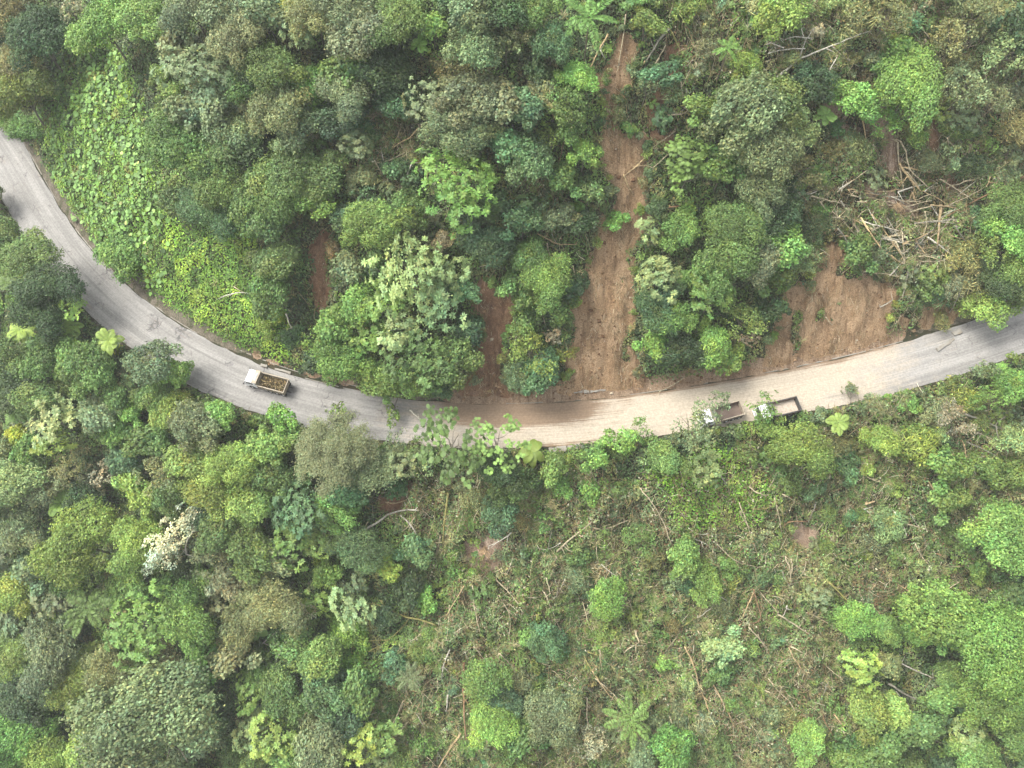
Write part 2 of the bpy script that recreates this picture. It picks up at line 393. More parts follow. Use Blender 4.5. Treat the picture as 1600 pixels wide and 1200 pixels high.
def mat_road():
    m, n, b = nodes('worn_asphalt')
    a = n.nodes.new('ShaderNodeAttribute'); a.attribute_name = 'along'
    mu = n.nodes.new('ShaderNodeAttribute'); mu.attribute_name = 'mud'; we = n.nodes.new('ShaderNodeAttribute'); we.attribute_name = 'wet'
    v = a.outputs['Vector']; g = n.nodes.new('ShaderNodeNewGeometry'); p = g.outputs['Position']
    s1 = noise(n, 1.0, 5, mapping(n, v, (.035, .75, 1)), .6); s2 = noise(n, 1.0, 5, mapping(n, v, (.10, 3.2, 1)), .65)
    pa = noise(n, .22, 5, p, .6); fi = noise(n, 3.0, 6, p, .75)
    c = mixc(n, (.19, .182, .166, 1), (.268, .257, .235, 1), ramp(n, s1, .36, .66))
    c = mixc(n, c, (.30, .288, .265, 1), ramp(n, s2, .56, .74))
    c = mixc(n, c, (.175, .17, .163, 1), ramp(n, pa, .57, .66))
    def madd(x, y, op):
        q = n.nodes.new('ShaderNodeMath'); q.operation = op
        for i_, z in enumerate((x, y)):
            if hasattr(z, 'is_output'): n.links.new(z, q.inputs[i_])
            else: q.inputs[i_].default_value = z
        return q.outputs[0]
    k = madd(madd(mu.outputs['Fac'], 1.15, 'MULTIPLY'), madd(madd(pa, .5, 'SUBTRACT'), 1.4, 'MULTIPLY'), 'ADD')
    k = madd(k, madd(madd(s2, .5, 'SUBTRACT'), .9, 'MULTIPLY'), 'ADD')
    c = mixc(n, c, (.37, .318, .243, 1), ramp(n, k, .22, 1.0))
    s3 = noise(n, 1.0, 4, mapping(n, v, (.05, 5.5, 1)), .6)
    q = madd(we.outputs['Fac'], madd(madd(madd(s3, .5, 'SUBTRACT'), 1.7, 'MULTIPLY'), madd(madd(pa, .5, 'SUBTRACT'), 1.0, 'MULTIPLY'), 'ADD'), 'ADD')
    c = mixc(n, c, (.205, .145, .094, 1), ramp(n, q, .22, .62))
    s4 = noise(n, 1.0, 3, mapping(n, v, (.03, 9.0, 1)), .5)
    c = mixc(n, c, mixc(n, (.80, .80, .80, 1), (1.1, 1.1, 1.1, 1), ramp(n, s4, .38, .6)), .55, 'MULTIPLY')
    vo = n.nodes.new('ShaderNodeTexVoronoi'); vo.feature = 'DISTANCE_TO_EDGE'; vo.inputs['Scale'].default_value = .28
    wv_ = n.nodes.new('ShaderNodeVectorMath'); wv_.operation = 'ADD'; nz = n.nodes.new('ShaderNodeTexNoise'); nz.inputs['Scale'].default_value = .6; nz.inputs['Detail'].default_value = 4; n.links.new(p, nz.inputs['Vector'])
    sc2 = n.nodes.new('ShaderNodeVectorMath'); sc2.operation = 'SCALE'; sc2.inputs['Scale'].default_value = 3.0; n.links.new(nz.outputs['Color'], sc2.inputs[0]); n.links.new(p, wv_.inputs[0]); n.links.new(sc2.outputs[0], wv_.inputs[1]); n.links.new(wv_.outputs[0], vo.inputs['Vector'])
    ck = madd(ramp(n, vo.outputs['Distance'], .035, .008), ramp(n, pa, .5, .62), 'MULTIPLY'); ck = madd(ck, madd(1.0, madd(mu.outputs['Fac'], 1.2, 'MULTIPLY'), 'SUBTRACT'), 'MULTIPLY')
    c = mixc(n, c, (.09, .085, .08, 1), ck)
    c = mixc(n, c, mixc(n, (.78, .78, .78, 1), (1.14, 1.14, 1.14, 1), ramp(n, fi, .3, .7)), 1.0, 'MULTIPLY')
    n.links.new(c, b.inputs['Base Color']); b.inputs['Roughness'].default_value = .85; b.inputs['Specular IOR Level'].default_value = .25
    bump(n, b, s3, .35, .08)
    return m
me = quads('road', rv, FR, None, mat_road(), True)
for nm, dat in (('mud', mud), ('wet', wet)):
    a = me.attributes.new(nm, 'FLOAT', 'POINT'); a.data.foreach_set('value', np.array(dat, np.float32))
a = me.attributes.new('along', 'FLOAT_VECTOR', 'POINT'); a.data.foreach_set('vector', np.array([(u, v, 0) for u, v in uv], np.float32).ravel())
structure(link('road', me))

def at_arc(i, k): return RX[i] + NX[i] * k, RY[i] + NY[i] * k
def px_arc(px):                      # index along the road whose centre shows at photo column px
    q, _, _ = project(RX, RY, RX * 0); return int(np.argmin(np.abs(q - px) + (np.abs(RY) > 70) * 1e4))
# concrete drain along the foot of the uphill bank: two low walls and a floor, mud burying much of it
M_CONC = simple('weathered_concrete', (.24, .225, .19), .9, 0, .8, .9)
def strip(mb, i0, i1, k0, k1, z0, z1, kf=None):
    ids = list(range(i0, i1))
    V = []
    for i in ids:
        for kk, zz in ((k0, z0), (k1, z0), (k1, z1), (k0, z1)):
            x, y = at_arc(i, HW[i] + kk); V.append((x, y, zz))
    F = []
    for a_ in range(len(ids) - 1):
        o_ = a_ * 4
        for j in range(4): F.append((o_ + j, o_ + (j + 1) % 4, o_ + 4 + (j + 1) % 4, o_ + 4 + j))
    e = (len(ids) - 1) * 4; F += [(3, 2, 1, 0), (e, e + 1, e + 2, e + 3)]
    mb.add(V, F)
dm = MB()
for a_ in range(8, len(AS) - 40, 9):      # cast in short lengths that have settled unevenly
    if rng.random() < .8: strip(dm, a_, a_ + 9, .14 + rng.normal(0, .03), .28 + rng.normal(0, .03), -.3, .03 + rng.normal(0, .05))
    if rng.random() < .6: strip(dm, a_, a_ + 9, .85 + rng.normal(0, .04), 1.0 + rng.normal(0, .03), -.3, .08 + rng.normal(0, .08))
structure(link('drain_channel', dm.mesh('drain_channel', M_CONC)))
# mud banked over the drain and the verge
pxr, pyr, _ = project(np.interp(Sg, AS, RX), np.interp(Sg, AS, RY), 0 * Sg)
band = smooth(-.15, .5, Dg - acr) * (1 - smooth(1.6, 3.2, Dg - acr))
cov = np.clip(smooth(640, 720, pxr) * (1 - smooth(1350, 1560, pxr)) + .55 * smooth(300, 380, pxr) * (1 - smooth(560, 640, pxr)), 0, 1)
vm = band * np.clip(cov * 1.2 - (fbm(XX / 2.0, YY / 2.0, 77, 3) - .3) * .9, 0, 1)
drape('mud_verge', blur(vm, 1, 1), .55, M_MUD, .3, 91)
gv = band * np.clip(1 - cov, 0, 1)
structure(drape('gravel_verge', blur(gv, 1, 1) * .9, .25, mat_soil('verge_soil', (.12, .105, .075), (.17, .15, .115), (.07, .075, .04)), .2, 95))
b2 = smooth(-.1, .5, -Dg - acr) * (1 - smooth(.5, 1.4, -Dg - acr))
drape('lower_verge', blur(b2, 1, 1), .25, mat_soil('dark_verge', (.10, .085, .07), (.15, .13, .11), (.06, .05, .04)), .2, 99)


# ------------------------------------------------------------------ dump trucks
M_WHITE = simple('white_cab_paint', (.74, .74, .72), .4, 0, .22, 2.2)
M_TAN = simple('worn_tan_bed_paint', (.34, .29, .215), .8, 0, .9, 3.5)
M_RUST = simple('rusty_bed_steel', (.17, .125, .10), .8, .2, .8, 2.0)
M_GLASS = simple('dark_glass', (.03, .04, .045), .08, 0, .1, 1, .8)
M_TYRE = simple('tyre_rubber', (.02, .02, .02), .9, 0, .6)
M_HUB = simple('pale_wheel_hub', (.62, .62, .60), .5, .1, .4)
M_STEEL = simple('dark_frame_steel', (.06, .06, .06), .7, .3, .6)
M_LAMP = simple('lamp_glass', (.75, .72, .6), .2, 0, .1)
M_GREY = simple('grey_panel', (.27, .29, .29), .6, .1, .5)

def prism(profile, y0, y1):
    n = len(profile); V = [(x, y0, z) for x, z in profile] + [(x, y1, z) for x, z in profile]
    return V, [tuple(range(n)), tuple(range(2 * n - 1, n - 1, -1))] + [(i, i + n, (i + 1) % n + n, (i + 1) % n)[::-1] for i in range(n)]

def wheel(parent, x, y, r=.52, wd_=.34):
    m = MB(); an = np.linspace(0, 2 * math.pi, 25)[:-1]
    prof = [(.26, -wd_ / 2), (r * .93, -wd_ / 2), (r, -wd_ / 2 + .06), (r, wd_ / 2 - .06), (r * .93, wd_ / 2), (.26, wd_ / 2)]
    V = [(math.cos(a) * q, yy, math.sin(a) * q) for a in an for q, yy in prof]; k = len(prof); n = len(an)
    m.add(V, [(i * k + j, i * k + (j + 1) % k, ((i + 1) % n) * k + (j + 1) % k, ((i + 1) % n) * k + j) for i in range(n) for j in range(k)])
    wo_ = link('wheel', m.mesh('wheel', M_TYRE, smooth_=False), parent, (x, y, r))
    h = MB(); s_ = 1 if y > 0 else -1
    h.tube([(0, s_ * -.1, 0), (0, s_ * .12, 0), (0, s_ * .13, 0)], [.27, .27, .24], 16); h.tube([(0, s_ * .1, 0), (0, s_ * .2, 0)], [.12, .09], 10)
    link('hub', h.mesh('hub', M_HUB), wo_)

def dump_truck(name, cx, cy, ang, label, bed_mat, rim_mat, floor_mat, L=4.7):
    r = link(name, None, None, (cx, cy, .095)); r.rotation_euler = (0, 0, ang); tag(r, label, 'dump truck', 'dump trucks on the road')
    # cab: rounded box with a raked windscreen
    x0 = L / 2 + .35 - .55
    prof = [(x0, .75), (x0 + 1.95, .7), (x0 + 2.05, 1.55), (x0 + 1.72, 2.62), (x0 + 1.5, 2.78), (x0 + .1, 2.78), (x0, 2.66)]
    m = MB(); m.add(*prism(prof, -1.13, 1.13)); cab = link('cab', m.mesh('cab', M_WHITE, .10, True, 3), r)
    g = MB(); p0 = np.array((x0 + 2.03, 1.66)); p1 = np.array((x0 + 1.76, 2.52)); o_ = np.array((.035, .012))
    g.add(*prism([tuple(p0 + o_), tuple(p1 + o_), tuple(p1 - o_), tuple(p0 - o_)], -.95, .95)); link('windshield', g.mesh('windshield', M_GLASS), cab)
    for s in (-1, 1):
        g = MB(); g.add(*prism([(x0 + .45, 1.75), (x0 + 1.75, 1.75), (x0 + 1.5, 2.45), (x0 + .45, 2.45)], s * 1.12, s * 1.15)); link('side_window', g.mesh('side_window', M_GLASS), cab)
        g = MB(); g.tube([(x0 + 1.85, s * 1.1, 2.25), (x0 + 1.95, s * 1.36, 2.25)], .02, 5); g.box((x0 + 1.95, s * 1.40, 2.1), (.08, .17, .42)); link('mirror', g.mesh('mirror', M_STEEL), cab)
        g = MB(); g.box((x0 + 2.04, s * .82, .98), (.08, .3, .2)); link('headlight', g.mesh('headlight', M_LAMP, .02), cab)
        g = MB(); g.tube([(x0 + .95 + .62 * math.cos(a), s * 1.0, .52 + .62 * math.sin(a)) for a in np.linspace(.1, math.pi - .1, 9)], .07, 5); link('mudguard', g.mesh('mudguard', M_WHITE), r)
    g = MB(); g.box((x0 + 2.08, 0, .55), (.16, 2.3, .32)); link('bumper', g.mesh('bumper', M_WHITE, .04), r)
    g = MB(); g.box((x0 + 1.15, 0, 2.85), (.5, 1.6, .1)); link('roof_visor', g.mesh('roof_visor', M_WHITE, .03), cab)
    # chassis rails, axles, tank
    g = MB()
    for s in (-1, 1): g.box((x0 / 2 - .9, s * .42, .82), (L + 3.0, .1, .24))
    for ax in (x0 + .95, -.05, -1.25, -2.4 + .05): g.box((ax, 0, .52), (.12, 1.9, .12))
    link('chassis', g.mesh('chassis', M_STEEL), r)
    for ax in (x0 + .95, .05, -1.1, -2.25 + .05):
        for s in (-1, 1): wheel(r, ax - .25 if ax < x0 else ax, s * 1.02)
    g = MB(); g.tube([(x0 - .75, -.95, .72), (x0 - .1, -.95, .72)], .26, 14); link('fuel_tank', g.mesh('fuel_tank', M_HUB), r)
    # tipping bed
    X0, X1, W, Z0, Z1 = -L / 2 - .55, L / 2 - .55, 1.22, 1.12, 2.25
    g = MB(); g.box(((X0 + X1) / 2, 0, Z0 + .04), (L, 2 * W, .08))
    for s in (-1, 1):
        g.box(((X0 + X1) / 2, s * (W - .03), (Z0 + Z1) / 2 + .04), (L, .06, Z1 - Z0 - .08))
        for q in np.linspace(X0 + .15, X1 - .15, 7): g.box((q, s * (W + .045), (Z0 + Z1) / 2), (.11, .09, Z1 - Z0 - .02))
    g.box((X1 - .03, 0, (Z0 + Z1) / 2 + .04), (.06, 2 * W - .13, Z1 - Z0 - .1))
    bed = link('cargo_bed', g.mesh('cargo_bed', bed_mat), r)
    g = MB(); g.box(((X0 + X1) / 2, 0, Z0 + .09), (L - .14, 2 * W - .14, .014)); link('bed_floor', g.mesh('bed_floor', floor_mat), bed)
    for s in (-1, 1):
        g = MB(); g.box(((X0 + X1) / 2, s * W, Z1 + .035), (L + .1, .16, .07)); link('top_rail', g.mesh('top_rail', rim_mat, .015), bed)
    g = MB(); g.box((X0 - .04, 0, (Z0 + Z1) / 2 + .02), (.07, 2 * W, Z1 - Z0)); g.box((X0 - .04, 0, Z1 + .07), (.13, 2 * W + .1, .08))
    for s in (-.8, 0, .8): g.box((X0 - .10, s, (Z0 + Z1) / 2), (.06, .1, Z1 - Z0 - .1))
    link('tailgate', g.mesh('tailgate', rim_mat, .012), bed)
    # protector board over the back of the cab
    g = MB(); g.box((X1 + .40, 0, 2.99), (.85, 2.36, .08)); g.box((X1 + .035, 0, 2.58), (.07, 2.36, .72))
    hb = link('headboard', g.mesh('headboard', rim_mat, .015), bed)
    g = MB(); g.box((X1 + .42, 0, 3.048), (.42, 1.4, .03)); link('headboard_panel', g.mesh('headboard_panel', M_GREY), hb)
    for s in (-1, 1):
        g = MB(); g.box((X0 + .1, s * .95, .86), (.1, .34, .14)); link('tail_light', g.mesh('tail_light', simple('red_lamp', (.35, .03, .02), .3)), r)
    return r, bed

def truck_pose(rear, front):
    a, b = flat(*rear, 1.6), flat(*front, 1.6); return (a[0] + b[0]) / 2, (a[1] + b[1]) / 2, math.atan2(b[1] - a[1], b[0] - a[0])
def place_truck(*a, **k):
    return dump_truck('dump_truck', *a, **k)
x, y, an = truck_pose((457, 608), (389, 590))
t1, _ = place_truck(x - .0, y, an, 'white cab dump truck with a tan bed full of brown branches', M_TAN, M_TAN, M_RUST)
x2, y2, an2 = truck_pose((1168, 636), (1095, 656))
t2, _ = place_truck(x2, y2, an2, 'dump truck with an empty pinkish brown bed, cab hidden under a leafy tree', M_RUST, M_TAN, M_RUST)
x3, y3, an3 = truck_pose((1256, 630), (1184, 648))
t3, _ = place_truck(x3, y3, an3, 'hindmost dump truck, dark rimmed bed with sandy floor, behind another truck', M_RUST, M_STEEL, simple('sandy_dirt', (.40, .34, .27), .95, 0, .6, 3))
# the heap of branches in the first truck: a thing of its own
hb = MB(); TB = []
lv = []
for i in range(520):
    px_, py_ = rng.uniform(-2.7, 1.6), rng.uniform(-1.05, 1.05)
    top = 1.35 + .75 * (1 - (py_ / 1.15) ** 2) * (.65 + .5 * vnoise(np.array(px_ * .9), np.array(py_ * 1.1), 4)) * rng.uniform(.75, 1.02)
    a_ = rng.normal(0.1, .75); ln = rng.uniform(.35, 1.5)
    d = np.array((math.cos(a_) * ln / 2, math.sin(a_) * ln / 2, rng.normal(0, .10)))
    c = np.array((px_, py_, top)); p0 = c - d; p1 = c + d
    for p in (p0, p1): p[0] = np.clip(p[0], -2.78, 1.68); p[1] = np.clip(p[1], -1.12, 1.12)
    hb.tube([p0, (p0 + p1) / 2 + rng.normal(0, .05, 3), p1], [rng.uniform(.025, .075), .045, .02], 5)
V = np.vstack(hb.v); me = bpy.data.meshes.new('branch_heap')
me.from_pydata([tuple(p) for p in V], [], hb.f); a = me.attributes.new('tint', 'FLOAT_COLOR', 'FACE')
tc_ = []
for i in range(520): tc_ += [np.array((1, 1, 1)) * rng.choice([.2, .45, .9, 1.9, 3.0], p=[.28, .28, .22, .15, .07]) * np.array(random.choice([(1, .8, .5), (.9, .85, .5), (1, .9, .7)]))] * 12
tt = np.ones((len(me.polygons), 4), np.float32); k_ = len(me.polygons) // 520
tt[:, :3] = np.repeat(np.array(tc_)[::12], k_, 0)[:len(tt)]; a.data.foreach_set('color', tt.ravel()); me.materials.append(M_DRY)
bh = link('branch_load', me, None, t1.location, (.17, .145, .10)); bh.rotation_euler = t1.rotation_euler
tag(bh, 'heap of brown broken branches and stalks loaded in the first truck bed', 'branch heap')
n = 1800; q = np.stack([rng.uniform(-2.75, 1.65, n), rng.uniform(-1.1, 1.1, n), np.zeros(n)], 1)
q[:, 2] = 1.25 + .62 * (1 - (q[:, 1] / 1.2) ** 2) * (.65 + .5 * vnoise(q[:, 0] * .9, q[:, 1] * 1.1, 4)) + rng.normal(0, .06, n)
lvs = leaf_cards(q, rng.normal(size=(n, 3)) * .5 + (0, 0, 1), rng.uniform(.16, .34, n), .12)
tl_ = rng.choice(4, n); pal = np.array([(.05, .06, .025), (.085, .07, .032), (.035, .027, .018), (.13, .10, .05)])
link('dry_leaves', quads('dry_leaves', lvs, None, pal[tl_], M_LEAF), bh, (0, 0, 0), (1, 1, 1))

# a length of guardrail lying beside the road's lower edge, and a pale slab stuck in the mud
a_, b_ = flat(1371, 633), flat(1409, 624)
gm = MB(); ln = np.linalg.norm(b_ - a_); prof = [(-.16, 0), (-.1, .06), (-.04, .0), (.04, .0), (.1, .06), (.16, 0), (.16, -.02), (.1, .04), (.04, -.02), (-.04, -.02), (-.1, .04), (-.16, -.02)]
k = len(prof); V = [(x_, p * 1.3, z_) for x_ in np.linspace(0, ln, 12) for p, z_ in prof]
gm.add(V, [(i * k + j, i * k + (j + 1) % k, (i + 1) * k + (j + 1) % k, (i + 1) * k + j) for i in range(11) for j in range(k)])
go = link('guardrail', None, None, (a_[0], a_[1], .22)); go.rotation_euler = (.35, 0, math.atan2(b_[1] - a_[1], b_[0] - a_[0]))
tag(go, 'white steel guardrail section lying along the lower road edge', 'guardrail')
link('rail_beam', gm.mesh('rail_beam', simple('pale_galvanised', (.78, .78, .78), .4, .1, .1)), go)
for xx in (.4, ln - .4):
    pm = MB(); pm.box((xx, .02, -.25), (.1, .14, .6)); link('rail_post', pm.mesh('rail_post', M_GREY), go)
P, _ = at(761, 611); sm = MB()
sm.add([(-.75, -.32, -.2), (.7, -.38, -.2), (.78, .3, -.2), (-.7, .36, -.2), (-.68, -.25, .3), (.6, -.3, .38), (.66, .2, .34), (-.6, .27, .27)], [(0,3,2,1),(4,5,6,7),(0,1,5,4),(1,2,6,5),(2,3,7,6),(3,0,4,7)])
tag(link('rock_slab', sm.mesh('rock_slab', mat_soil('ochre_rock', (.33, .24, .11), (.4, .3, .15), (.26, .18, .08)), .08, True, 2), None, (P[0], P[1], P[2] + .15)), 'ochre slab of rock lying in wet mud below the short red slide', 'rock')
# concrete slabs broken from the drain
for (pa, pb, wd2, tx) in (((896,613),(910,611),.6,'first and smallest of three broken concrete slabs under the long slide'), ((912,613),(920,611),.75,'squarish middle one of three broken concrete slabs under the long slide'), ((922,612),(946,608),.6,'longest of three broken concrete slabs under the long slide'),
                          ((408,571),(418,574),.5,'short pale kerb slab just uphill of the loaded truck cab'), ((430,577),(455,584),.35,'thin pale kerb slab uphill of the loaded truck bed'), ((594,711),(602,711),.5,'small white concrete block in the dark verge at the lower road edge'),
                          ((858,705),(885,701),.9,'cream concrete apron slab broken off the lower road edge'), ((887,701),(912,697),.8,'muddy cream slab beside the apron at the lower road edge'), ((1488,523),(1500,518),.8,'pale rubble block at the verge near the road end'), ((1463,548),(1490,530),.5,'long lumpy concrete strip at the uphill verge on the right')):
    A, _ = at(*pa); B, _ = at(*pb); c = (A + B) / 2; l_ = np.linalg.norm((B - A)[:2]); m = MB()
    n_ = 7; top = [(-l_ / 2 + l_ * i / (n_ - 1), -wd2 / 2 + rng.normal(0, .06)) for i in range(n_)] + [(l_ / 2 - l_ * i / (n_ - 1), wd2 / 2 + rng.normal(0, .06)) for i in range(n_)]
    m.add([(p, q_, .12 + rng.normal(0, .015)) for p, q_ in top] + [(p, q_, -.3) for p, q_ in top], [tuple(range(2 * n_))] + [(i, i + 2 * n_, (i + 1) % (2 * n_) + 2 * n_, (i + 1) % (2 * n_)) for i in range(2 * n_)])
    o = link('concrete_slab', m.mesh('concrete_slab', M_CONC), None, (c[0], c[1], max(c[2], .05) + .22)); o.rotation_euler = (rng.normal(0, .05), rng.normal(0, .04), math.atan2(B[1] - A[1], B[0] - A[0]))
    tag(o, tx, 'concrete slab', 'broken concrete slabs along the road')

# ------------------------------------------------------------------ crowns (built once each, then shared by copies)
def tints(n, var=.24, hue=.10):
    b = np.exp(rng.normal(0, var, n)); h = rng.normal(0, hue, n)
    return np.stack([b * (1 + h), b, b * (1 - h * .6)], 1)

def lobes(R, K, flat_=.62, spread=.80, lr=(.20, .42)):
    out = []; K = int(K * 1.5); ph = rng.uniform(0, 6.28); am = rng.uniform(.1, .3); ph2 = rng.uniform(0, 6.28); am2 = rng.uniform(.05, .2)
    for i in range(K):
        a = rng.uniform(0, 2 * math.pi); q = math.sqrt(rng.uniform(0.02, 1)) * spread * (1 + am * math.sin(2 * a + ph) + am2 * math.sin(3 * a + ph2))
        z = (1 - min(q / max(spread, .01), 1.1) ** 2 * .8) * flat_ * rng.uniform(.35, .75)
        out.append((np.array((math.cos(a) * q * R, math.sin(a) * q * R, z * R * .9)), R * rng.uniform(*lr) * (1 - .25 * q)))
    out.append((np.array((0, 0, .18 * R * flat_)), R * .46))
    return out

def shell_points(R, n, K, flat_=.62, spread=.80, lr=(.20, .42)):
    """points and normals on the outer upper surface of a heap of lobes"""
    lb = lobes(R, K, flat_, spread, lr); Cc = np.array([l[0] for l in lb]); r = np.array([l[1] for l in lb])
    tone = np.exp(np.clip(rng.normal(0, .2, len(lb)), -.45, .3)); huel = rng.normal(-.01, .06, len(lb))
    pr = r ** 2 / (r ** 2).sum(); P = []; Nn = []; T = []
    have = 0
    while have < n:
        k = rng.choice(len(lb), n, p=pr); d = rng.normal(size=(n, 3)); d[:, 2] = d[:, 2] * .9 + .35; d = norm(d)
        # knobbly lobes: the shell radius swells and shrinks with direction
        kn = 1 + .26 * np.sin(d[:, 0] * 7 + k * 1.7) * np.sin(d[:, 1] * 8 + k * 2.3) + .10 * np.sin(d[:, 2] * 13 + d[:, 0] * 11 + k)
        rad = r[k] * kn * np.where(rng.random(n) < .74, rng.uniform(.84, 1.10, n), np.where(rng.random(n) < .6, rng.uniform(.5, .9, n), rng.uniform(1.05, 1.3, n)))
        p = Cc[k] + d * rad[:, None] * np.array((1, 1, .85))
        dist = np.linalg.norm((p[:, None] - Cc[None]) / np.array((1, 1, .85)), axis=2) / r[None]; dist[np.arange(n), k] = 9
        ok = (dist.min(1) > .72) & (p[:, 2] > -.55 * R * flat_)
        P.append(p[ok]); Nn.append(d[ok]); T.append(np.stack([tone[k] * (1 + huel[k]), tone[k], tone[k] * (1 - huel[k])], 1)[ok]); have += ok.sum()
    return np.vstack(P)[:n], np.vstack(Nn)[:n], np.vstack(T)[:n]

def crown_round(R, leaf=.42, cover=2.4, K=None, flat_=.62, jit=.55):
    n = int(cover * 9.5 * R * R / (leaf * leaf * .62)); K = K or int(7 + R * 1.3)
    P, Nn, T = shell_points(R, n, K, flat_)
    L = leaf * rng.uniform(.65, 1.3, n)
    return quads('crown', leaf_cards(P, Nn * .8 + (0, 0, .45) + rng.normal(size=(n, 3)) * jit, L, L * .62), None, T * tints(n), M_LEAF)

def crown_clumps(R, leaf=.55, K=None, per=9, dens=1.0, flat_=.6):
    n = int(dens * 2.6 * R * R / (leaf * leaf) * .75); K = K or int(8 + R * 1.4)
    P, Nn, T = shell_points(R, n, K, flat_); Nn = norm(Nn * .7 + (0, 0, .6)); al = []; c = []; nn = []; tt = []
    for j in range(per):
        a = 2 * math.pi * j / per + rng.uniform(0, .5, n)
        ref = norm(np.cross(Nn, rng.normal(size=(n, 3)))) if j == 0 else ref
        e1 = ref; e2 = np.cross(Nn, e1); d = np.cos(a)[:, None] * e1 + np.sin(a)[:, None] * e2 + Nn * rng.uniform(-.25, .45, n)[:, None]
        d = norm(d); c.append(P + d * leaf * .55); al.append(d); nn.append(norm(Nn - d * (Nn * d).sum(1, keepdims=True) + rng.normal(size=(n, 3)) * .15)); tt.append(T * tints(n, .12, .07))
    c = np.vstack(c); m = len(c); L = leaf * rng.uniform(.8, 1.25, m)
    V = leaf_cards(c, np.vstack(nn), L, L * .42, along=np.vstack(al)); TT_ = np.vstack(tt)
    n2 = int(n * 2.2); P2, N2, T2 = shell_points(R * .82, n2, K, flat_)
    V2 = leaf_cards(P2, N2 + (0, 0, .4) + rng.normal(size=(n2, 3)) * .5, leaf * .8, leaf * .45)
    return quads('crown', np.vstack([V, V2]), None, np.vstack([TT_, T2 * tints(n2)]), M_LEAF)

def crown_sparse(R, leaf=.36):
    n = int(18.0 * R * R / (leaf * leaf)); P, Nn, T = shell_points(R, n, int(9 + R), .6, .8, (.18, .34))
    g = fbm(P[:, 0] / R * 3 + 7, P[:, 1] / R * 3 + P[:, 2], R + 3, 3); k = g > .47; P, Nn, T = P[k], Nn[k], T[k]; n = len(P); L = leaf * rng.uniform(.6, 1.3, n)
    return quads('crown', leaf_cards(P, Nn * .5 + (0, 0, .5) + rng.normal(size=(n, 3)) * .7, L, L * .55), None, T * tints(n, .2), M_LEAF)

def crown_feather(R):
    V = []; T = []
    for i in range(int(46 * (R / 5) ** 1.6)):
        a = rng.uniform(0, 2 * math.pi); q = math.sqrt(rng.uniform(0, 1)); c = np.array((math.cos(a) * q * R * .95, math.sin(a) * q * R * .95, R * (.42 - .5 * q * q) + rng.normal(0, .35)))
        rr = rng.uniform(.7, 1.5); n = int(230 * rr * rr)
        p = rng.normal(size=(n, 3)) * (rr * .55, rr * .55, .16); p[:, 2] -= (p[:, 0] ** 2 + p[:, 1] ** 2) * .12; p += c
        V.append(leaf_cards(p, rng.normal(size=(n, 3)) * .4 + (0, 0, 1), rng.uniform(.22, .42, n), .15)); T.append(tints(n, .16, .08) * math.exp(rng.normal(0, .12)))
    return quads('crown', np.vstack(V), None, np.vstack(T), M_LEAF)

def crown_umbrella(R, leaf=.40):
    """rosettes of big palmate leaves on the tips of a candelabra of branches"""
    V = []; T = []
    for i in range(int(10 + R * 6)):
        a = rng.uniform(0, 2 * math.pi); q = math.sqrt(rng.uniform(0.02, 1)); c = np.array((math.cos(a) * q * R, math.sin(a) * q * R, R * (.5 - .6 * q * q) + rng.normal(0, .3)))
        tn = math.exp(rng.normal(0, .18))
        for j in range(rng.integers(7, 12)):
            b = rng.uniform(0, 2 * math.pi); o = np.array((math.cos(b), math.sin(b), rng.uniform(-.2, .4))) * rng.uniform(.25, .8); lc = c + o; up = norm(np.array((o[0] * .5, o[1] * .5, 1)) + rng.normal(0, .2, 3))
            e1 = norm(np.cross(up, rng.normal(size=3))); e2 = np.cross(up, e1); m = 8; th = np.arange(m) * 2 * math.pi / m
            d = np.cos(th)[:, None] * e1 + np.sin(th)[:, None] * e2 - up * .15; s = leaf * rng.uniform(.7, 1.2)
            V.append(leaf_cards(lc + d * s * .42, np.repeat(up[None], m, 0), s * .9, s * .42, along=d)); T.append(tints(m, .06, .04) * tn * math.exp(rng.normal(0, .14)))
    return quads('crown', np.vstack(V), None, np.vstack(T), M_LEAF)

def crown_dry(R):
    """a knocked-down bush: mixed stalks, dull leaves, pale upturned ones"""
    n = int(150 * R * R); P, Nn, T = shell_points(R, n, int(6 + R), .5, .75, (.22, .4)); L = rng.uniform(.2, .5, n)
    tt = T * tints(n, .22, .14); pale = rng.random(n) < .07; tt[pale] = tt[pale] * (2.3, 2.1, 2.3); br = rng.random(n) < .18; tt[br] = tt[br] * (1.10, .94, .86)
    V = leaf_cards(P, Nn * .5 + (0, 0, .4) + rng.normal(size=(n, 3)) * .8, L, L * .45)
    m = int(26 * R * R); P2, N2, _ = shell_points(R, m, 7, .5, .75, (.22, .4)); a = rng.normal(size=(m, 3)) * (1, 1, .4)
    V2 = leaf_cards(P2 + N2 * .08, N2 + (0, 0, .5), rng.uniform(.6, 1.7, m), .07, along=a)
    return quads('crown', np.vstack([V, V2]), None, np.vstack([tt, np.array((1.7, 1.45, 1.35)) * np.exp(rng.normal(0, .35, (m, 1)))]), M_LEAF)

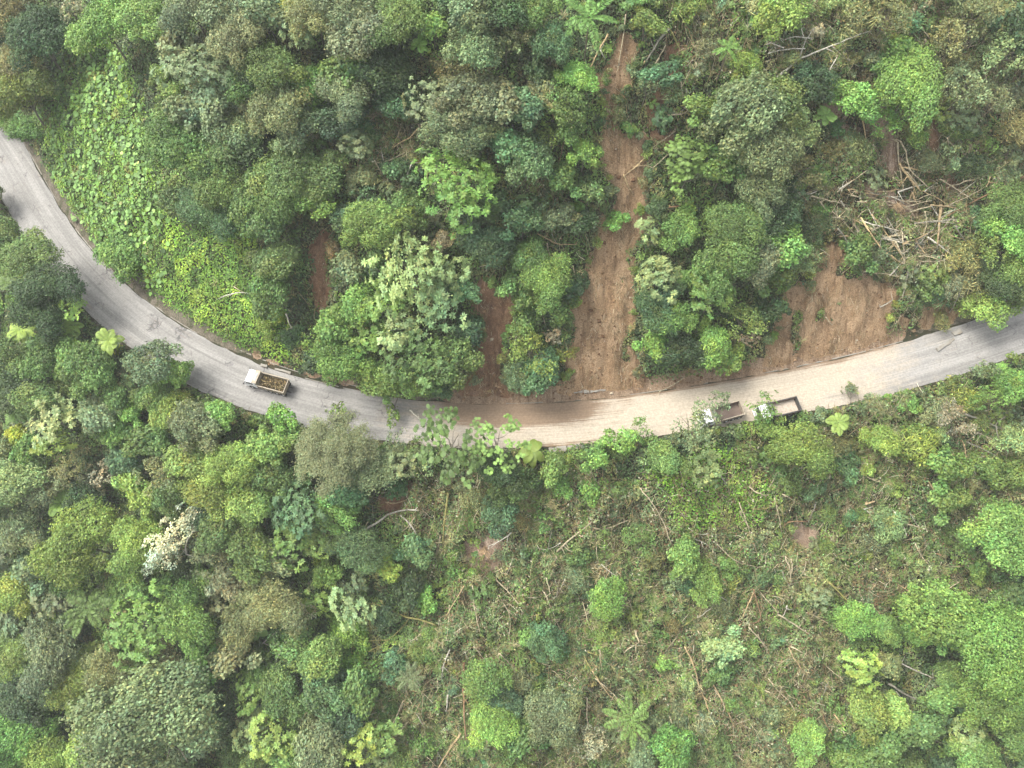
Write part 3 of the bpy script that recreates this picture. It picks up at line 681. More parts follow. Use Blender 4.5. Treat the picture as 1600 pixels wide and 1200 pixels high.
def frond(L, wid, n, droop, az, el, fern=False):
    s = np.linspace(0.04, 1, n); d = np.array((math.cos(az), math.sin(az)))
    r = L * s * math.cos(el) * (1 - .12 * s * s); z = L * (math.sin(el) * s - droop * s ** 2.1)
    P = np.stack([d[0] * r, d[1] * r, z], 1); T = norm(np.gradient(P, axis=0)); side = norm(np.cross(T, (0, 0, 1.0))); up = np.cross(side, T)
    prof = np.sin(np.pi * np.clip(s * .93 + .05, 0, 1)) ** .7 * wid; V = []
    for sg in (-1, 1):
        dd = norm(side * sg * 1.0 + T * .45 - up * (.10 if fern else .22)); c = P + dd * prof[:, None] * .5
        V.append(leaf_cards(c, up + side * sg * .25, prof, L / n * (1.5 if fern else .85), along=dd, fold=.05))
    V.append(leaf_cards((P[:-1] + P[1:]) / 2 + up[:-1] * .02, up[:-1], np.linalg.norm(np.diff(P, axis=0), axis=1) * 1.25, .07, along=T[:-1], fold=0))
    return np.vstack(V)

def crown_palm(L=4.0, nf=13, wid=.75, n=44, droop=.55, fern=False, el0=.35):
    """a list of frond meshes: each frond is a part"""
    out = []
    for i in range(nf):
        V = frond(L * rng.uniform(.72, 1.1), wid * rng.uniform(.8, 1.1), n, droop * rng.uniform(.6, 1.4), 2 * math.pi * (i + rng.uniform(-.3, .3)) / nf, el0 + rng.uniform(-.15, .4), fern)
        V = V + rng.normal(0, .03, V.shape) * (not fern)
        m = len(V) // 4; out.append(quads('frond', V, None, tints(m, .09, .05) * math.exp(rng.normal(0, .10)), M_LEAF))
    return out

def crown_banana(L=2.2, nf=8, wid=.5):
    out = []
    for i in range(nf):
        az_ = 2 * math.pi * i / nf + rng.uniform(-.3, .3); el_ = rng.uniform(.3, .9); s = np.linspace(0, 1, 10); d = np.array((math.cos(az_), math.sin(az_)))
        r = L * s * math.cos(el_); P = np.stack([d[0] * r, d[1] * r, L * (math.sin(el_) * s - .75 * s ** 2.2)], 1); T = norm(np.gradient(P, axis=0)); side = norm(np.cross(T, (0, 0, 1.0))); up = np.cross(side, T)
        wv = wid * np.sin(np.pi * np.clip(s * .9 + .1, 0, 1)) ** .6; V = []; F = []
        for sg in (-1, 0, 1): V.append(P + side * sg * wv[:, None] + up * (abs(sg) * .12) * wv[:, None])
        V = np.vstack(V); F = [(j * 10 + i_, j * 10 + i_ + 1, (j + 1) * 10 + i_ + 1, (j + 1) * 10 + i_) for j in range(2) for i_ in range(9)]
        out.append(quads('leaf_blade', V, F, tints(18, .05, .03) * math.exp(rng.normal(0, .12)), M_LEAF, True))
    return out

def trunk_mesh(nb=6, rr=.035, fork=.5):
    """unit-height trunk with limbs rising into a crown of unit radius (x, y scaled separately)"""
    m = MB(); bend = rng.normal(0, .06, 2)
    m.tube([(0, 0, -.12), (bend[0] * .4, bend[1] * .4, .3), (bend[0], bend[1], fork), (0, 0, .95)], [rr * 1.5, rr * 1.1, rr * .85, rr * .3], 7)
    for i in range(nb):
        a = 2 * math.pi * i / nb + rng.uniform(-.4, .4); q = rng.uniform(.35, .75); z0 = rng.uniform(fork * .8, .8)
        e = np.array((math.cos(a) * q, math.sin(a) * q, rng.uniform(.85, 1.08))); s = np.array((bend[0] * (1 - z0), bend[1] * (1 - z0), z0)); mid = (s + e) / 2 + rng.normal(0, .05, 3)
        m.tube([s, mid, e], [rr * .55, rr * .38, rr * .15], 5)
        for j in range(2):
            e2 = e + rng.normal(0, .18, 3) * (1, 1, .3); m.tube([mid, (mid + e2) / 2 + rng.normal(0, .03, 3), e2], [rr * .3, rr * .2, rr * .08], 4)
    return m.mesh('trunk', M_BARK, smooth_=True)
TRUNKS = [trunk_mesh() for _ in range(6)]
def stem_mesh():
    m = MB(); m.tube([(0, 0, -.1), (.02, .01, .5), (0, 0, 1)], [.055, .045, .035], 7); return m.mesh('trunk', M_BARK, smooth_=True)
STEM = stem_mesh()

PROTO = {}
def proto(kind, r):
    sizes = {'R': (1.4, 2.4, 3.8, 5.6, 8.0), 'C': (1.5, 2.5, 4.0, 6.0), 'S': (1.5, 2.6, 4.2), 'F': (3.5, 7.0), 'B': (1.6, 3.0, 5.0), 'V': (1.8, 3.2, 5.0), 'D': (1.2, 2.2, 3.6)}[kind]
    s = min(sizes, key=lambda q: abs(math.log(q / r))); nv = {'R': 6, 'C': 4, 'D': 5, 'S': 4}.get(kind, 2)
    if s >= 5.5: nv = 3
    k = (kind, s, random.randrange(nv))
    if k not in PROTO:
        PROTO[k] = {'R': lambda: crown_round(s, random.choice((.28, .34, .40)) if s < 2 else random.choice((.32, .38, .44, .50) if s < 5 else (.32, .38))), 'C': lambda: crown_clumps(s, .5 if s < 2 else .58), 'S': lambda: crown_sparse(s), 'F': lambda: crown_feather(s),
                    'B': lambda: crown_umbrella(s), 'V': lambda: crown_round(s, .36, 2.6, None, .38, .6), 'D': lambda: crown_dry(s)}[kind]()
    return PROTO[k], r / s
FROND = {'P': [crown_palm(4.0, 10, .66, 52, .40, False, .16) for _ in range(2)], 'T': [crown_palm(2.2, 11, .62, 26, .42, True, .25) for _ in range(3)], 'N': [crown_banana() for _ in range(3)], 'Y': [crown_banana(1.5, 7, .42)]}

KF = .95                            # albedo against the picture's lit leaf colours
COLS = {'dk': ((68, 88, 50), 'dark green'), 'md': ((96, 120, 62), 'mid green'), 'gr': ((110, 138, 68), 'fresh green'), 'br': ((116, 150, 72), 'bright green'), 'li': ((134, 156, 74), 'lime green'),
        'yl': ((160, 170, 62), 'yellow'), 'yo': ((118, 136, 66), 'yellowish olive'), 'ol': ((118, 122, 76), 'dull olive'), 'gy': ((114, 128, 86), 'greyish green'), 'pg': ((138, 156, 98), 'pale green'),
        'bl': ((88, 116, 72), 'bluish green'), 'db': ((68, 90, 56), 'dark bluish green'), 'cr': ((196, 200, 160), 'cream'), 'tn': ((138, 128, 88), 'tan'), 'dp': ((164, 160, 124), 'pale dry')}
SHAPE = {'R': ('finely leaved', 'tree'), 'C': ('clumpy leaved', 'tree'), 'S': ('thin open', 'tree'), 'F': ('feathery flat topped', 'tree'), 'B': ('umbrella leaved', 'tree'), 'V': ('vine covered', 'mound'), 'D': ('battered leafy', 'bush'),
         'T': ('star shaped', 'tree fern'), 'P': ('arching', 'palm'), 'N': ('broad bladed', 'banana plant'), 'Y': ('rosette shaped', 'leafy plant')}
NAMES = {'R': 'broadleaf_tree', 'C': 'clumped_tree', 'S': 'open_crowned_tree', 'F': 'feathery_tree', 'B': 'umbrella_tree', 'V': 'vine_mound', 'D': 'bush', 'T': 'tree_fern', 'P': 'palm_tree', 'N': 'banana_plant', 'Y': 'rosette_plant'}
MARKS = [("the loaded dump truck", 425, 600), ("the middle dump truck", 1140, 648), ("the hindmost dump truck", 1225, 635), ("the head of the long mudslide", 970, 90), ("the middle of the long mudslide", 975, 290), ("the foot of the long mudslide", 945, 560),
         ("the short red slide", 770, 520), ("the narrow soil streak", 497, 420), ("the bare earth bank", 1300, 500), ("the big palm at the top edge", 920, 28), ("the small palm at the top", 1137, 75), ("the bright green tree on the upper right", 1420, 140),
         ("the white fallen tree", 1290, 85), ("the heap of broken trunks", 1400, 330), ("the giant clumpy pale tree uphill of the road", 660, 460), ("the round bright clumpy tree", 715, 290), ("the yellow treetop at the top edge", 450, 15),
         ("the heart leaf bank", 150, 210), ("the lime vine bank", 330, 450), ("the road's left bend", 60, 330), ("the three tree ferns by the road", 100, 512), ("the cream blossoming tree", 270, 850), ("the feathery tree below the road", 520, 720),
         ("the big tan root plate", 755, 865), ("the mossy forked dead tree", 630, 970), ("the vivid green vine curtain", 545, 1000), ("the dark palm at lower left", 135, 950), ("the giant bluish tree at the bottom", 240, 1130), ("the silvery tree at the bottom", 865, 1115),
         ("the yellow hearted palm", 985, 1125), ("the umbrella tree leaning over the road", 740, 690), ("the yellow green rosette by the road", 830, 705), ("the fallen guardrail", 1390, 627), ("the bare forked branches at the right edge", 1545, 690),
         ("the road's right end", 1560, 520), ("the vivid tree group at lower right", 1480, 960), ("the pale lime treetops at lower right", 1525, 1110), ("the white curved dead trunk", 605, 805), ("the pinkish soil patch", 1255, 840),
         ("the top left corner", 0, 0), ("the bottom left corner", 0, 1200), ("the bottom right corner", 1600, 1200), ("the top right corner", 1600, 0), ("the round lime shrub at lower left", 90, 980), ("the palm in the lower scrub", 640, 1060)]
USED = set()
def where(px, py, stem, art=True):
    ms = sorted(MARKS, key=lambda m: math.hypot(m[1] - px, m[2] - py))
    def rel(m):
        dx, dy = m[1] - px, m[2] - py; d = math.hypot(dx, dy)
        if d < 16: return None
        if m[0].endswith('corner') and d < 60: return 'in ' + m[0]
        s = 'right of' if abs(dx) > abs(dy) and dx < 0 else 'left of' if abs(dx) > abs(dy) else 'above' if dy > 0 else 'below'
        return ('just ' if d < 55 else '') + s + ' ' + m[0]
    opts = []
    rs = [r for r in (rel(m) for m in ms[:7]) if r]
    for r in rs[:2]: opts.append('%s %s' % (stem, r))
    for i in range(5):
        for j in range(i + 1, 5):
            if j < len(rs): opts.append('%s %s, %s' % (stem, rs[i], rs[j]))
    for o in opts:
        if o not in USED and len(o.split()) <= 16: USED.add(o); return o
    for e in ('smaller', 'lower', 'half hidden', 'outer', 'inner', 'upper'):
        for o in opts[:2]:
            q = e + ' ' + o
            if q not in USED and len(q.split()) <= 16: USED.add(q); return q
    return opts[-1]

def dist_road(x, y): return float(samp(Dg, x, y))
GROUPS = {'T': 'tree ferns in the forest', 'P': 'palms on the hillside', 'N': 'banana plants on the hillside', 'Y': 'rosette plants by the road', 'D': 'battered bushes in the debris'}
COUNT = {}
PLACED = []
def plant(px, py, rpx, ck, kind, label=None, low=False, hscale=1.0, jitter=.07):
    base_c, cw = COLS[ck]
    _, t = at(px, py, 4.0); r = rpx * t / FPX * ray(px, py)[1] ** 0 * 1.0
    r = max(r * (1.06 if kind in 'RCSV' else 1.0), .7)
    scrub = float(samp(Z_SCRUB, *at(px, py)[0][:2])) > .5
    shrub = low or kind in 'VDY' or r < 2.0 or (scrub and r < 3.0)
    if kind == 'V': hc = .22 * r + .3
    elif kind == 'P': hc = 13.5 if not scrub else 7.5
    elif kind == 'T': hc = 5.0
    elif kind in 'NY': hc = 1.6
    elif shrub: hc = .5 * r + .7
    else: hc = 2.2 + 1.05 * r
    hc *= hscale
    P, t = at(px, py, hc)
    bx, by = P[0], P[1]; d = dist_road(bx, by)
    off = np.zeros(3)
    if abs(d) < 6.3 or (d > 0 and d < 6.3):
        # rooted on the bank or verge, leaning out over the road
        gx = dist_road(bx + .5, by) - dist_road(bx - .5, by); gy = dist_road(bx, by + .5) - dist_road(bx, by - .5); g = np.array((gx, gy)); g /= max(np.linalg.norm(g), 1e-6)
        up = d > -1.0 and py < np.interp(px, [a[0] for a in UP], [a[1] for a in UP]) + 22
        tgt = 6.8 if up else -6.6
        bx, by = bx + g[0] * (tgt - d), by + g[1] * (tgt - d)
    bz = float(hz(bx, by)); off = np.array((P[0] - bx, P[1] - by, P[2] - bz))
    col = lin(base_c, KF) * np.exp(rng.normal(0, jitter, 3) * (.7, .4, .7)) * math.exp(rng.normal(0, jitter))
    sh, noun = SHAPE[kind]; nm = NAMES[kind]
    if shrub and kind in 'RCSBF': noun = 'shrub'; nm = 'shrub'
    if label is None:
        sz = 'huge' if r > 7.5 else 'large' if r > 5 else 'mid-sized' if r > 3 else 'small' if r > 1.6 else 'tiny'
        label = where(px, py, '%s %s %s %s' % (sz, cw, sh, noun))
    else: USED.add(label)
    o = link(nm, None, None, (bx, by, bz)); tag(o, label, noun if noun != 'leafy plant' else 'plant')
    o['group'] = GROUPS.get(kind, 'shrubs on the hillside' if noun == 'shrub' else 'vine mounds on the slope' if kind == 'V' else 'forest trees on the hillside')
    az_ = rng.uniform(0, 2 * math.pi)
    if kind in FROND:
        fl = random.choice(FROND[kind]); s = r / {'P': 3.7, 'T': 2.1, 'N': 1.9, 'Y': 1.35}[kind]
        for me in fl:
            f = link('frond' if kind in 'PT' else 'leaf_blade', me, o, off, col * math.exp(rng.normal(0, .06))); f.rotation_euler = (rng.normal(0, .08), rng.normal(0, .08), az_); f.scale = (s, s, s)
        tr = link('trunk', STEM, o, (0, 0, -.3), lin((120, 108, 92), .6)); tr.scale = (2.2 if kind in 'PT' else 1.3,) * 2 + (np.linalg.norm(off) + .35,)
        v = Vector(off); tr.rotation_mode = 'QUATERNION'; tr.rotation_quaternion = Vector((0, 0, 1)).rotation_difference(v.normalized())
    else:
        me, s = proto(kind, r)
        c = link('crown', me, o, off, col); c.rotation_euler = (rng.normal(0, .10) + .10, rng.normal(0, .10), az_); a1 = rng.uniform(.82, 1.22); c.scale = (s * a1, s / a1, s * rng.uniform(.85, 1.15))
        if kind not in 'VD':
            tr = link('trunk', random.choice(TRUNKS), o, (0, 0, 0), lin((150, 142, 125), .55)); L_ = np.linalg.norm(off) + .18 * r; tr.scale = (r * .78, r * .78, max(L_, .6)) if not shrub else (r * .6, r * .6, max(L_, .5))
            v = Vector(off) if np.linalg.norm(off) > .1 else Vector((0, 0, 1)); tr.rotation_mode = 'QUATERNION'; tr.rotation_quaternion = Vector((0, 0, 1)).rotation_difference(v.normalized())
        else:
            tr = link('stem', STEM, o, (0, 0, 0), lin((140, 125, 100), .5)); tr.scale = (.9, .9, max(off[2], .4))
    PLACED.append((px, py, rpx)); return o

# trees read from the picture: x, y, radius in photo pixels, colour, kind
SPECIAL = [
 (920,28,46,'gr','P','big glossy palm with arching fronds at the top edge, left of the slide head'), (1137,75,24,'br','P','small bright palm above the olive tree, right of the long mudslide head'),
 (135,950,40,'md','P','dark green feather palm among trees at lower left'), (985,1125,42,'gr','P','palm with a yellow heart in the scrub at the bottom'), (640,1060,26,'gy','P','greyish palm beside the bare slope at the lower middle'),
 (400,975,34,'br','N','big bright banana plant in a dark gap at lower left'), (655,68,17,'br','T','light tree fern among dark trees at the top middle'),
 (1290,180,20,'br','T','bright tree fern left of the bright green tree on the upper right'), (1236,136,14,'li','T','little lime fern below the white fallen tree'),
 (30,516,23,'li','T','lime tree fern at far left, leftmost of the three by the road'), (100,512,26,'li','T','lime tree fern in the middle of the three by the road'), (170,532,23,'li','T','lime tree fern nearest the asphalt, rightmost of the three'),
 (50,426,17,'gr','T','green tree fern below the road bend at the left edge'), (10,440,16,'md','T','dark tree fern on the left edge under the road bend'), (22,646,18,'br','T','bright tree fern at the left edge, well below the road'),
 (95,785,24,'br','T','bright tree fern left of the shaded banana plants'), (1070,432,19,'gr','T','tree fern beside the bluish glossy tree at the long slide'), (1310,660,21,'li','T','pale lime fern below the hindmost truck'),
 (52,590,16,'li','T','small lime fern below the three tree ferns'), (730,810,20,'br','Y','bright big leaved plant between the dead trunk and the road'), (830,705,24,'li','Y','yellow green rosette plant standing at the lower road edge'),
 (705,695,62,'md','B','umbrella leaved tree leaning its branches over the road'), (775,690,46,'gr','B','umbrella leaved tree right beside the leaning one at the road'),
 (450,15,20,'yl','R','bright yellow treetop at the top edge'), (715,290,66,'br','C','round bright green clumpy tree high in the forest, left of the long slide'),
 (640,430,62,'pg','C','giant pale clumpy tree uphill of the road, left of the red slide'), (270,838,40,'cr','S','cream blossoming tree with bare white limbs at lower left'),
 (255,875,30,'cr','S','lower cream blossom crown under the bare white limbs'), (520,705,62,'gy','F','big feathery grey green tree just below the road'),
 (540,985,36,'br','V','upper part of the vivid green vine curtain at lower middle'), (552,1040,32,'br','V','lower part of the vivid green vine curtain at lower middle'),
 (240,1130,82,'gy','R','giant bluish grey domed tree at the bottom left'), (865,1115,42,'gy','R','silvery fine leaved tree at the bottom middle'), (1420,140,50,'br','R','bright green tree with a wide crown on the upper right'),
 (1030,437,38,'pg','C','bluish glossy clumpy tree at the right side of the long slide'), (90,980,22,'li','R','round lime shrub beside the dark palm at lower left'), (1470,960,46,'br','R','vivid green tree at lower right, largest of its group'),
 (1535,1100,26,'pg','C','pale lime treetop at lower right, upper of the pair'), (1510,1150,26,'pg','C','pale lime treetop at lower right, lower of the pair'), (1082,672,44,'gy','S','thin leafy tree hiding the middle truck cab from below'),
 (1122,634,24,'gy','S','slim open tree in front of the road left of the middle truck'), (1193,634,25,'gr','S','small leafy tree covering the hindmost truck cab'), (1540,480,26,'li','R','lime bush hanging over the uphill road edge on the right'), (205,648,20,'br','R','round bright green shrub, ball shaped, below the road on the left'),
]
TREES = """
15 25 35 ol R;55 50 32 dk R;65 65 38 db R;25 110 34 ol R;30 150 38 yo R;110 15 20 dp S;165 40 38 gr R;125 62 20 li R;225 32 36 gr R;270 60 32 gy R;300 10 38 gy R;350 22 36 gy R;372 58 40 gy R;252 120 18 yo R;270 146 20 yo R
312 112 44 gy C;330 165 36 gy R;300 175 34 gy R;282 232 46 md R;355 212 36 gy R;340 255 40 md R;392 232 32 dk R;382 132 30 md R;398 108 28 dk R;20 182 30 gr V;48 196 26 gr V;60 140 28 ol V
420 30 32 gy R;490 20 40 ol R;540 20 44 gy R;470 58 28 pg C;520 60 11 pg C;570 50 48 gy R;620 40 44 md R;675 42 22 br R;745 20 36 gy R;742 78 44 gy R;792 20 32 dk R;790 70 28 ol S;485 132 28 br R;490 162 20 br R
545 110 38 md R;540 148 42 gy R;430 112 40 md R;440 172 44 gy R;465 202 36 gy R;530 182 32 db R;500 226 11 br C;541 205 15 pg C;600 110 36 dk R;622 155 30 db R;700 116 30 ol S;682 165 44 gy C;740 162 48 gy R;722 205 48 gy R;790 165 40 gy R
800 232 40 bl R;625 265 26 bl R;555 226 30 gy C;450 272 44 md R;500 278 36 md R;415 290 38 md R;840 20 28 gr R;812 52 24 ol S;860 72 30 bl R;905 126 28 br R;880 162 34 md R;850 146 24 ol R;822 250 44 bl R;815 172 38 bl R
895 202 24 md R;912 240 24 br R;880 282 30 md R;860 218 22 yo S;1010 32 22 yo R;1150 122 15 yo R;1198 30 24 br R;1010 135 20 gy S;1020 165 9 br C;1095 172 28 gr R;1070 238 28 gr B;1072 272 25 gr B;1160 182 54 gy R;1195 232 48 gy R
1150 150 26 md R;1130 262 34 md R;1185 290 40 gy R;1215 28 34 li R;1275 52 16 dp C;1340 30 38 ol D;1300 92 22 ol D;1385 25 34 ol S;1405 76 22 br R;1412 98 13 br R;1453 80 12 br R;1390 122 22 br R;1332 156 28 br R;1375 192 28 br S
1400 175 22 br S;1520 25 32 ol S;1490 62 34 ol S;1560 32 34 ol D;1572 82 34 pg S;1510 132 36 gy S;1590 52 30 dk R;1270 132 30 db R;1242 202 30 pg R;1215 160 38 md R;1250 262 34 ol S;1302 235 20 ol D;1582 202 34 ol D;1520 262 24 dk D;1555 150 26 ol S
5 370 26 md R;45 402 38 md R;80 448 38 dk R;112 476 22 li C;70 490 38 dk R;18 480 20 gr S;70 560 34 md R;110 556 28 gr R;10 560 28 md R;140 580 36 md R;240 566 34 gy R;272 580 24 gr R;288 582 15 br R;190 392 38 br V;20 600 30 dk R
330 332 40 bl R;388 332 38 md R;352 300 44 md R;430 322 40 md R;480 312 34 gr R;410 352 36 bl R;430 412 34 md R;420 462 34 md R;425 500 24 li V;452 528 20 dk R;
570 312 26 bl S;590 350 44 gr R;640 330 30 md R;602 372 34 md R;540 342 24 bl R;548 420 30 gy R;520 390 18 tn D;695 378 19 tn R;672 385 24 ol S;700 440 36 pg C;690 480 42 pg C;675 428 16 br C;600 470 36 gr C;562 480 36 gr R;576 522 34 gr C;520 512 36 gr R;540 560 44 gr R
650 560 54 md C;700 570 46 md R;640 600 30 gr R;732 520 26 db R;720 455 28 bl R;760 390 38 db R;740 345 28 db R;622 512 38 pg C;585 590 34 gr R;775 322 26 dk R;830 402 30 md R;800 440 26 md R;600 610 18 gr R;680 610 24 bl R
900 325 15 br R;880 342 25 gy R;815 350 30 bl R;910 352 22 dk R;825 410 25 md R;965 345 17 br R;1010 356 22 pg C;1060 362 30 gr R;1030 330 18 dk R;1075 330 15 br R;855 440 44 gr R;870 482 26 md R;895 450 20 db R;822 462 24 md R;865 525 17 dp S;830 545 40 yo S
850 582 38 bl R;818 590 28 gy R;870 560 16 yo S;1040 462 24 bl R;1022 492 30 bl R;1050 502 30 br R;1022 542 26 br R;1090 440 26 gr R;1112 462 38 gr C;1110 542 32 br R;1062 552 34 dk R;1140 402 48 md R;1180 402 42 gy R;1150 350 40 md R;1140 562 24 gr R;1160 500 34 yo S;1172 530 15 dp S;1180 342 34 bl R
1212 330 34 db R;1215 382 38 gr R;1205 432 30 md R;1205 490 24 dk R;1262 352 28 dk D;1340 396 28 md R;1582 322 34 md R;1590 372 38 br R;1590 422 34 gr R;1548 382 30 yo S;1565 440 34 dk R;1585 462 24 gr R;1436 470 18 dk D;1500 400 30 ol D;1520 432 32 ol D;1470 500 16 ol D
27 680 14 yl R;85 655 34 pg C;30 612 30 dk R;62 622 30 md R;150 650 30 gy R;180 622 24 md R;240 622 26 md R;262 640 24 gr R;310 668 38 gy R;345 645 26 br R;270 642 26 li R;220 690 28 md R;250 695 24 md R;90 690 22 li C;45 705 22 gr R;110 730 30 ol S;160 742 20 dp S;15 760 40 pg R;20 822 38 gy R;75 765 24 gy R
130 790 26 dk R;210 762 26 li R;225 778 22 li R;252 742 36 ol S;300 722 34 li R;330 762 32 yo R;370 722 38 li R;362 782 30 li R;292 762 28 yo S;130 850 52 yo R;60 882 30 gy R;215 850 38 li R;340 872 34 gy S;388 860 36 md R;350 822 32 md R;180 815 24 ol S;400 790 32 gr R
440 655 22 br R;455 685 24 gr R;415 702 34 gr R;430 742 32 md R;525 642 16 yo S;575 740 40 gy F;470 790 46 bl C;522 800 30 br R;540 770 34 bl R;460 850 36 gr C;560 860 38 bl R;500 850 26 br C;425 872 34 gy R;405 895 30 ol R;630 722 28 gy C;620 690 20 gy S;670 725 22 pg S
612 648 17 gr S;650 700 18 gr S;785 735 34 dk R;800 760 30 md R;780 800 28 bl R;650 862 28 bl R;600 882 28 li R;670 850 16 pg S;665 775 22 yo S;870 730 25 gr R;880 755 22 br R;920 760 22 br R;930 715 24 gr R;975 692 24 br R;1010 720 20 pg S;1000 672 20 gr S;1040 715 30 gr R
1100 732 28 pg C;1190 660 16 gr R;1070 870 32 gr R;940 880 20 dp D;1250 700 42 yo R;1300 692 26 ol D;1375 690 24 li R;1355 722 15 li R;1395 755 16 li R;1410 796 9 li R;1430 702 40 yo D;1480 732 30 gr R;1480 782 28 gr R;1560 842 46 br R;1590 830 28 gr R;1320 730 22 bl R;1420 632 18 br R;1545 620 26 gr S;1580 600 24 gr R;1490 650 26 dp S;1540 580 18 gy S;1328 610 13 gy S
20 930 28 li R;85 938 26 gy C;200 925 30 gr R;225 975 48 br C;295 970 40 gr R;190 945 13 dp C;25 1022 30 yo R;80 1022 42 gy R;75 1072 20 pg C;40 1092 32 db R;125 1062 34 yo R;175 1050 34 ol R;265 1050 32 ol S;365 1022 34 ol R;372 982 26 ol R;310 1150 32 gy R;15 1160 42 br R;80 1182 34 yo R;130 1172 28 li R;152 1150 16 br R;330 1110 30 dk R;392 1142 30 pg C;390 1082 26 gr C
430 950 42 ol R;550 950 32 pg C;500 942 20 li C;500 1032 34 gr R;560 1082 34 md R;470 962 26 dp S;665 935 18 br R;510 1082 34 bl R;480 1102 20 br R;440 1082 32 md R;430 1152 34 li C;500 1162 40 gy R;560 1162 30 li C;600 1152 26 gr C;600 1185 22 pg C;760 1062 30 gr R;770 1132 36 br R;790 1092 24 bl R;470 1010 30 md R;640 920 24 dk R;450 1190 28 gr R;540 1120 26 db R
950 935 28 br R;850 1002 26 bl R;830 990 20 gr R;920 1162 26 dp S;1050 1172 30 br R;1100 910 28 gr R;1130 1012 28 pg R;890 1162 10 yl C;1010 1070 14 li C;820 1150 30 md R;1000 1180 26 gy R;1220 930 20 yo S;1340 970 26 br R;1380 985 22 gr R;1415 960 20 br R;1492 1000 22 br R;1450 985 24 br R;1560 1002 56 br R;1582 1060 40 br R;1550 1090 40 gr R;1350 1045 28 li C;1355 1112 32 yo R;1400 1110 24 li R;1470 1090 26 gr R;1240 1130 24 ol D
1260 1160 24 br R;1382 1172 30 md R;1440 1142 30 md R;1520 1190 32 br R;1330 1190 26 gr R;1590 1150 30 gr R;1575 930 26 md R;1600 880 26 dk R;1520 1030 22 dk R
"""
SP = {(a, b) for a, b, *_ in SPECIAL}
for px, py, r, c, k, lb in SPECIAL:
    plant(px, py, r, c, k, lb, hscale=.8 if k in 'V' else 1)
for it in TREES.replace('\n', ';').split(';'):
    if it.strip():
        a, b, r, c, k = it.split(); plant(int(a), int(b), float(r) * 1.04, c, k)
